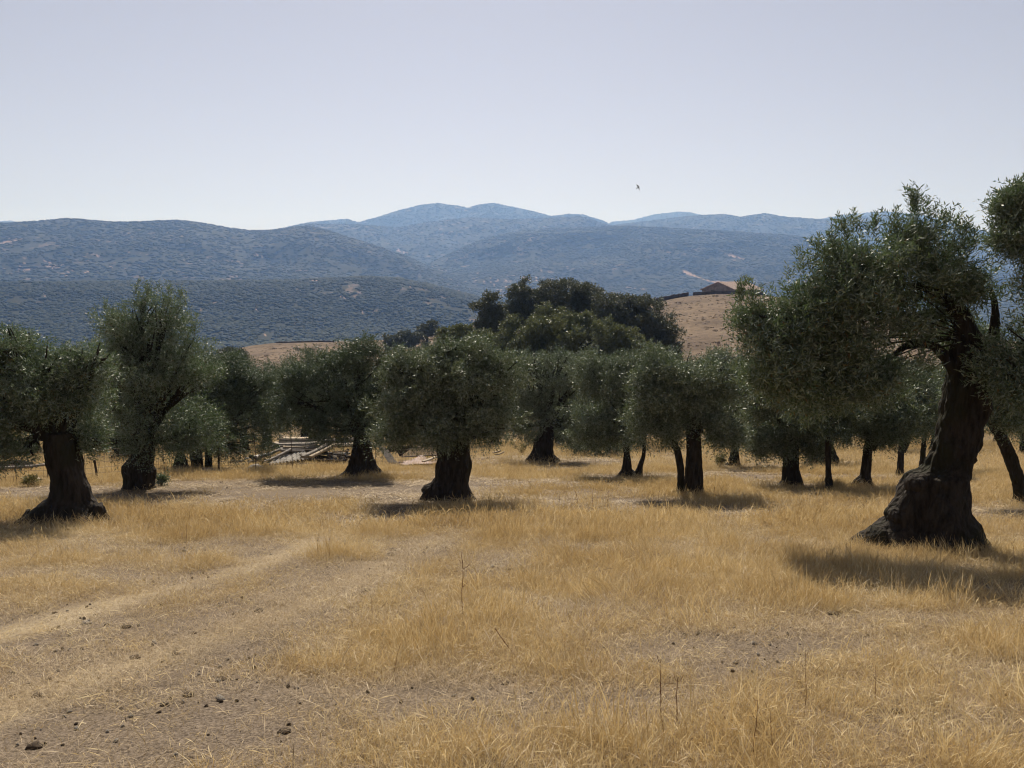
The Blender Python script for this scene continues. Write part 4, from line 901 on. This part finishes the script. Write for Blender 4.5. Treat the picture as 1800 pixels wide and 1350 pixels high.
# rails and stones at the left
one('pole', 'long pale pole lying low along the fence at the left edge', 'pole', tube(MB(), [hit(-40,850)+[0,.4,.28], hit(40,846)+[0,.4,.30], hit(84,842)+[0,.4,.34]], .04, 7), WOOD_GREY, 'scrap at the left edge')
one('log', 'dark log lying behind the pale pole at the left edge', 'log', tube(MB(), [hit(-30,838)+[0,.5,.12], hit(10,836)+[0,.5,.16], hit(38,835)+[0,.5,.12]], [.16,.19,.13], 9, rough=.3), BARK, 'scrap at the left edge')
def stone(px, py, r_, label, cat='stone', mat=None, seed=0, name='stone', sq=.6, group=None, base=None):
    import bmesh
    bm = bmesh.new(); bmesh.ops.create_icosphere(bm, subdivisions=3, radius=1); V = np.array([v.co[:] for v in bm.verts]); Fc = np.array([[v.index for v in f.verts] for f in bm.faces]); bm.free()
    V = V*(1+.45*fbm(V*1.3+seed*3.7, 4, seed))[:, None]*np.array([1, .8, sq])*r_; p = hit(px, py) if base is None else base
    o = mesh_np(name, V, Fc, mat or STONE, smooth=True); o.location = [float(p[0]), float(p[1]), float(G(p[0], p[1]))+r_*sq*.35]; tag(o, label, cat, group); return o
stone(312,831,.16,'grey stone at the foot of the fence under the wide split trunk', seed=1, group='stones along the fence')
stone(345,832,.12,'smaller stone between the two fence trees', seed=2, group='stones along the fence')
stone(366,831,.2,'pale rounded stone under the close pair of trunks', seed=3, group='stones along the fence')
stone(386,834,.14,'stone lying beside the thick fence post', seed=4, group='stones along the fence')
stone(65,844,.09,'small white stone by the pale pole at the left edge', mat=WHITE, seed=5)
stone(1518,962,.09,'pale stone at the left root tip of the massive trunk', seed=6)
stone(1537,958,.06,'small pale stone beside the one at the root tip', seed=7)
stone(448,826,.22,'grey rock at the left foot of the scrap pile', seed=8)

# ------------------------------------------------------------------ dark clods, dung and tufts
big = [(60,1316,.034,'largest dark dung pat at the bottom left corner'),(388,1197,.032,'dark clod right of the lower wheel track, near the lower left'),(333,1224,.035,'crusty dark clod among three below the wheel track'),
       (290,1240,.025,'small black clod left of the crusty one'),(222,1104,.034,'flat dark clod on the grassy strip between the wheel tracks'),(237,1158,.035,'pair-like dark clod just above the lower wheel track'),
       (455,1076,.04,'dark clod at the upper end of the bare patch, centre left'),(642,1040,.036,'round dark clod standing alone left of the tall brown stalk'),(646,1014,.04,'greenish clod on the pale track above the round one'),
       (288,1065,.035,'dark clod at the left of the upper track'),(66,1225,.03,'black clod at the left edge above the dung pat'),(24,1227,.025,'tiny black clod nearest the left edge'),(500,1290,.03,'dark clod on grey soil near the bottom'),
       (1415,1211,.025,'small dark clod at the lower right centre'),(1578,1255,.03,'dark clod on bare soil at the lower right'),(950,925,.05,'dark clod far out on the pale grass of the centre'),(686,977,.05,'greyish clod at the far end of the track'),
       (690,967,.04,'clod behind the greyish one at the far end of the track'),(1465,1080,.04,'reddish dark clod below the shadow of the massive olive'),(1532,1045,.06,'dark clod within the shade of the massive olive')]
for i, (px, py, r_, lb) in enumerate(big): stone(px, py, r_, lb, 'clod', DUNG, 60+i, 'clod', .5, 'dark clods on the field')
import bmesh
def pebble_protos(nm, mat, k):
    out = []
    for s_ in range(k):
        bm = bmesh.new(); bmesh.ops.create_icosphere(bm, subdivisions=2, radius=1); V = np.array([v.co[:] for v in bm.verts]); Fc = np.array([[v.index for v in f.verts] for f in bm.faces]); bm.free()
        out.append(mesh_np(nm, V*(1+.5*fbm(V*1.4+s_*5.3, 3, s_))[:, None]*[1, .85, .6], Fc, mat, link=False))
    return out
x1, y1 = wedge(9000, 1.8, 14); x2, y2 = wedge(4000, 12, 40); x, y = np.concatenate([x1, x2]), np.concatenate([y1, y2]); kp = rng.uniform(0, 1, len(x)) < np.clip(1.1-cover(x, y), 0, 1)*np.clip(.3+n2(x, y, .8, 3, 91)*2, 0, 1)
x, y = x[kp], y[kp]; n = len(x); s_ = rng.uniform(.003, .016, n)*(1+.04*y)*(1+.7*(rng.uniform(0, 1, n) > .95))
scatter('soil_clods', np.stack([x, y, G(x, y)+.003], -1), rng.uniform(0, 6, (n, 3)), np.repeat(s_[:, None], 3, 1), rng.integers(0, 4, n), pebble_protos('crumb', DUNG, 2)+pebble_protos('pebble', STONE, 2),
        'crumbs of dark soil, dung and pebbles strewn over the bare ground', 'soil crumbs')

# ------------------------------------------------------------------ dry stalks standing out of the grass
def stalk(px, py, top, label, lean=0.0, r_=.0022, br=3, seed=0, grp='dry stalks standing in the grass', head=False):
    r = np.random.default_rng(seed); b = hit(px, py); e = P(px+lean, top, b[1]); t = np.linspace(0, 1, 12)[:, None]; p = b*(1-t)+e*t; L_ = np.linalg.norm(e-b)
    p = p + np.stack([vnoise(np.stack([t[:, 0]*3+seed, t[:, 0]*0, t[:, 0]*0+k], -1), seed)*L_*.02 for k in range(3)], -1); mb = MB(); tube(mb, p, np.linspace(r_, r_*.5, 12), 5)
    for k in range(br):
        i_ = r.integers(5, 12); q = p[i_]; d_ = np.array([r.uniform(-1, 1), r.uniform(-.6, .6), r.uniform(.4, 1.4)])*L_*r.uniform(.06, .16); tube(mb, [q, q+d_*.5+[0, 0, -.01], q+d_], r_*.5, 4)
        if head: boxc(mb, q+d_, [r_*2, 0, 0], [0, r_*2, 0], [0, 0, r_*2.5])
    tag(mb.build('dry_stalk', STALK), label, 'stalk', grp)
ST = [(813,1085,968,'tallest reddish brown stalk, with a few twigs near its top, in the centre',0,.0036,6),(905,1152,1103,'brown stalk lying over diagonally right of the tallest one',-36,.0045,0),
 (1165,1290,1168,'tall stalk on the lower right with a brown cluster',-2,.003,4),(1190,1285,1190,'slightly shorter twin stalk beside the clustered one',1,.0028,3),(1412,1262,1140,'thin leaning stalk left of the lower right corner',6,.002,2),
 (1326,1345,1230,'stalk at the bottom edge right of centre',4,.0024,2),(1359,1345,1250,'greyish stalk at the bottom edge beside another',-4,.0018,2),(280,984,938,'thin stalk in front of the leftmost trunk',3,.003,1),
 (328,962,925,'short thin stalk just behind another on the left',0,.003,1),(983,895,862,'thin stalk in the grass below the straight grey-green olive',1,.004,1),(1016,905,868,'forked thin stalk right of the round-crowned olive',-2,.004,3),
 (1040,902,865,'slightly taller stalk in the row of thin stalks at mid field',2,.004,1),(1068,898,862,'last stalk of the mid-field row before the bent-stemmed olive',2,.004,2),(1158,884,850,'stalk standing close left of the bent-stemmed olive',0,.004,1),
 (1254,884,835,'stalk standing right of the tall straight stem',3,.004,1),(1265,880,855,'oblique stalk beside the one right of the straight stem',18,.004,1),(915,940,905,'short stalk far out on the pale grass',1,.004,0),
 (578,985,945,'small stalk near the far end of the upper track',0,.003,1),(690,1190,1130,'crooked thin stalk on the bare patch at left centre',14,.0018,1),(1098,1250,1185,'fine upright stalk in the middle of the golden patch',5,.002,1),
 (1785,1000,955,'stalk in the grass at the right edge below the massive roots',-4,.003,2),(1537,1235,1170,'fine stalk between bare soil spots at lower right',2,.002,2),(655,1085,1045,'small stalk below the round clod',-3,.0022,1),
 (1560,905,875,'tuft-like stalk left of the massive trunk',3,.004,3),(1520,915,885,'thin forked stalk on the pale grass left of the massive trunk',-2,.004,3)]
for i, (px, py, tp, lb, ln, r_, br) in enumerate(ST): stalk(px, py, tp, lb, ln, r_, br, 200+i, head=False)
# leafy weeds at mid distance
def weed(px, py, wpx, hpx, label, seed, mat=BUSH, n=120):
    b = hit(px, py); m = b[1]/F; root = empty('weed_bush', b); tag(root, label, 'bush', 'weedy bushes in the grove'); r = np.random.default_rng(seed); mb = MB(); P_, D_ = [], []
    for k in range(9):
        e = b + np.array([r.uniform(-1, 1)*wpx*.5*m, r.uniform(-1, 1)*wpx*.4*m, hpx*m*r.uniform(.6, 1)]); q = bez(b, (b+e)/2+[0, 0, .05], e, 6); tube(mb, q, np.linspace(.008, .003, 6), 4)
        for j in range(n//9): i_ = r.integers(1, 6); P_.append(q[i_]+r.normal(0, .04, 3)); D_.append(r.normal(0, .5, 3)+[0, 0, .6])
    mb.build('stem', STALK, root); V, Fq = leaves(np.array(P_), unit(np.array(D_)), np.full(len(P_), .14), 6, .06, .028, seed); mesh_np('foliage', V, Fq, mat, root)
weed(1336,812,34,22,'low yellow-green bush between the waisted trunk and the black trunk',1); weed(1375,812,20,20,'second yellowish bush, close to the black trunk',2); weed(918,800,42,26,'straw-coloured bush left of the straight grey-green olive',3)
weed(283,855,10,16,'small bright green weed at the right foot of the open-topped olive',4,OLIVE_GREY); weed(1265,822,16,26,'spindly pale weed left of the waisted trunk',5); weed(55,855,16,12,'green-brown weed at the foot of the fence at far left',6)

# ------------------------------------------------------------------ bird
bp = P(1122, 329, 46); root = empty('bird', bp); tag(root, 'tiny dark bird flying alone in the empty sky', 'bird'); mb = MB()
t = np.linspace(0, 1, 9); ax = unit(np.array([.55, .3, .45])); tube(mb, bp + ax*((t-.5)*.17)[:, None], .022*np.sin(np.clip(t, .06, .97)*math.pi)**.7+.003, 8); mb.build('body', FEATHER, root, smooth=True)
sd = unit(np.cross(ax, [0, 1, 0.3]))
for sg in (-1, 1):
    V = []
    for th in (0, .006):
        for s_, c0, c1, up in ((0, .03, -.04, 0), (.07, .04, -.03, .03), (.15, .0, -.045, .02), (.19, -.05, -.07, -.01)): V += [bp+sd*sg*s_+ax*c0+np.array([0, .5, .6])*up+np.array([0, 0, th]), bp+sd*sg*s_+ax*c1+np.array([0, .5, .6])*up+np.array([0, 0, th])]
    Q = []
    for k in range(3): Q += [[2*k, 2*k+1, 2*k+3, 2*k+2], [8+2*k, 8+2*k+2, 8+2*k+3, 8+2*k+1], [2*k, 2*k+2, 8+2*k+2, 8+2*k], [2*k+1, 8+2*k+1, 8+2*k+3, 2*k+3]]
    MB().add(V, Q).build('wing', FEATHER, root)
MB().add([bp-ax*.07+sd*.012, bp-ax*.07-sd*.012, bp-ax*.16-sd*.035, bp-ax*.16+sd*.035, bp-ax*.07+sd*.012+[0,0,.005], bp-ax*.07-sd*.012+[0,0,.005], bp-ax*.16-sd*.035+[0,0,.005], bp-ax*.16+sd*.035+[0,0,.005]],
     [[0,1,2,3],[7,6,5,4],[0,3,7,4],[1,5,6,2],[3,2,6,7],[0,4,5,1]]).build('tail', FEATHER, root)

# ------------------------------------------------------------------ haze
mb = MB(); boxc(mb, (0, 4300, 260), (8200, 0, 0), (0, 4700, 0), (0, 0, 380))
hz, t, b = M('haze_air'); t.nodes.remove(b); pv = t.nodes.new('ShaderNodeVolumePrincipled')
pv.inputs['Color'].default_value = (.28, .50, 1.0, 1); pv.inputs['Absorption Color'].default_value = (1, 1, 1, 1); pv.inputs['Density'].default_value = 0.00016; pv.inputs['Anisotropy'].default_value = 0.3
t.links.new(pv.outputs[0], t.nodes['Material Output'].inputs['Volume'])
tag(mb.build('haze', hz), 'pale blue summer haze filling the air over the valley', 'haze', kind='stuff')
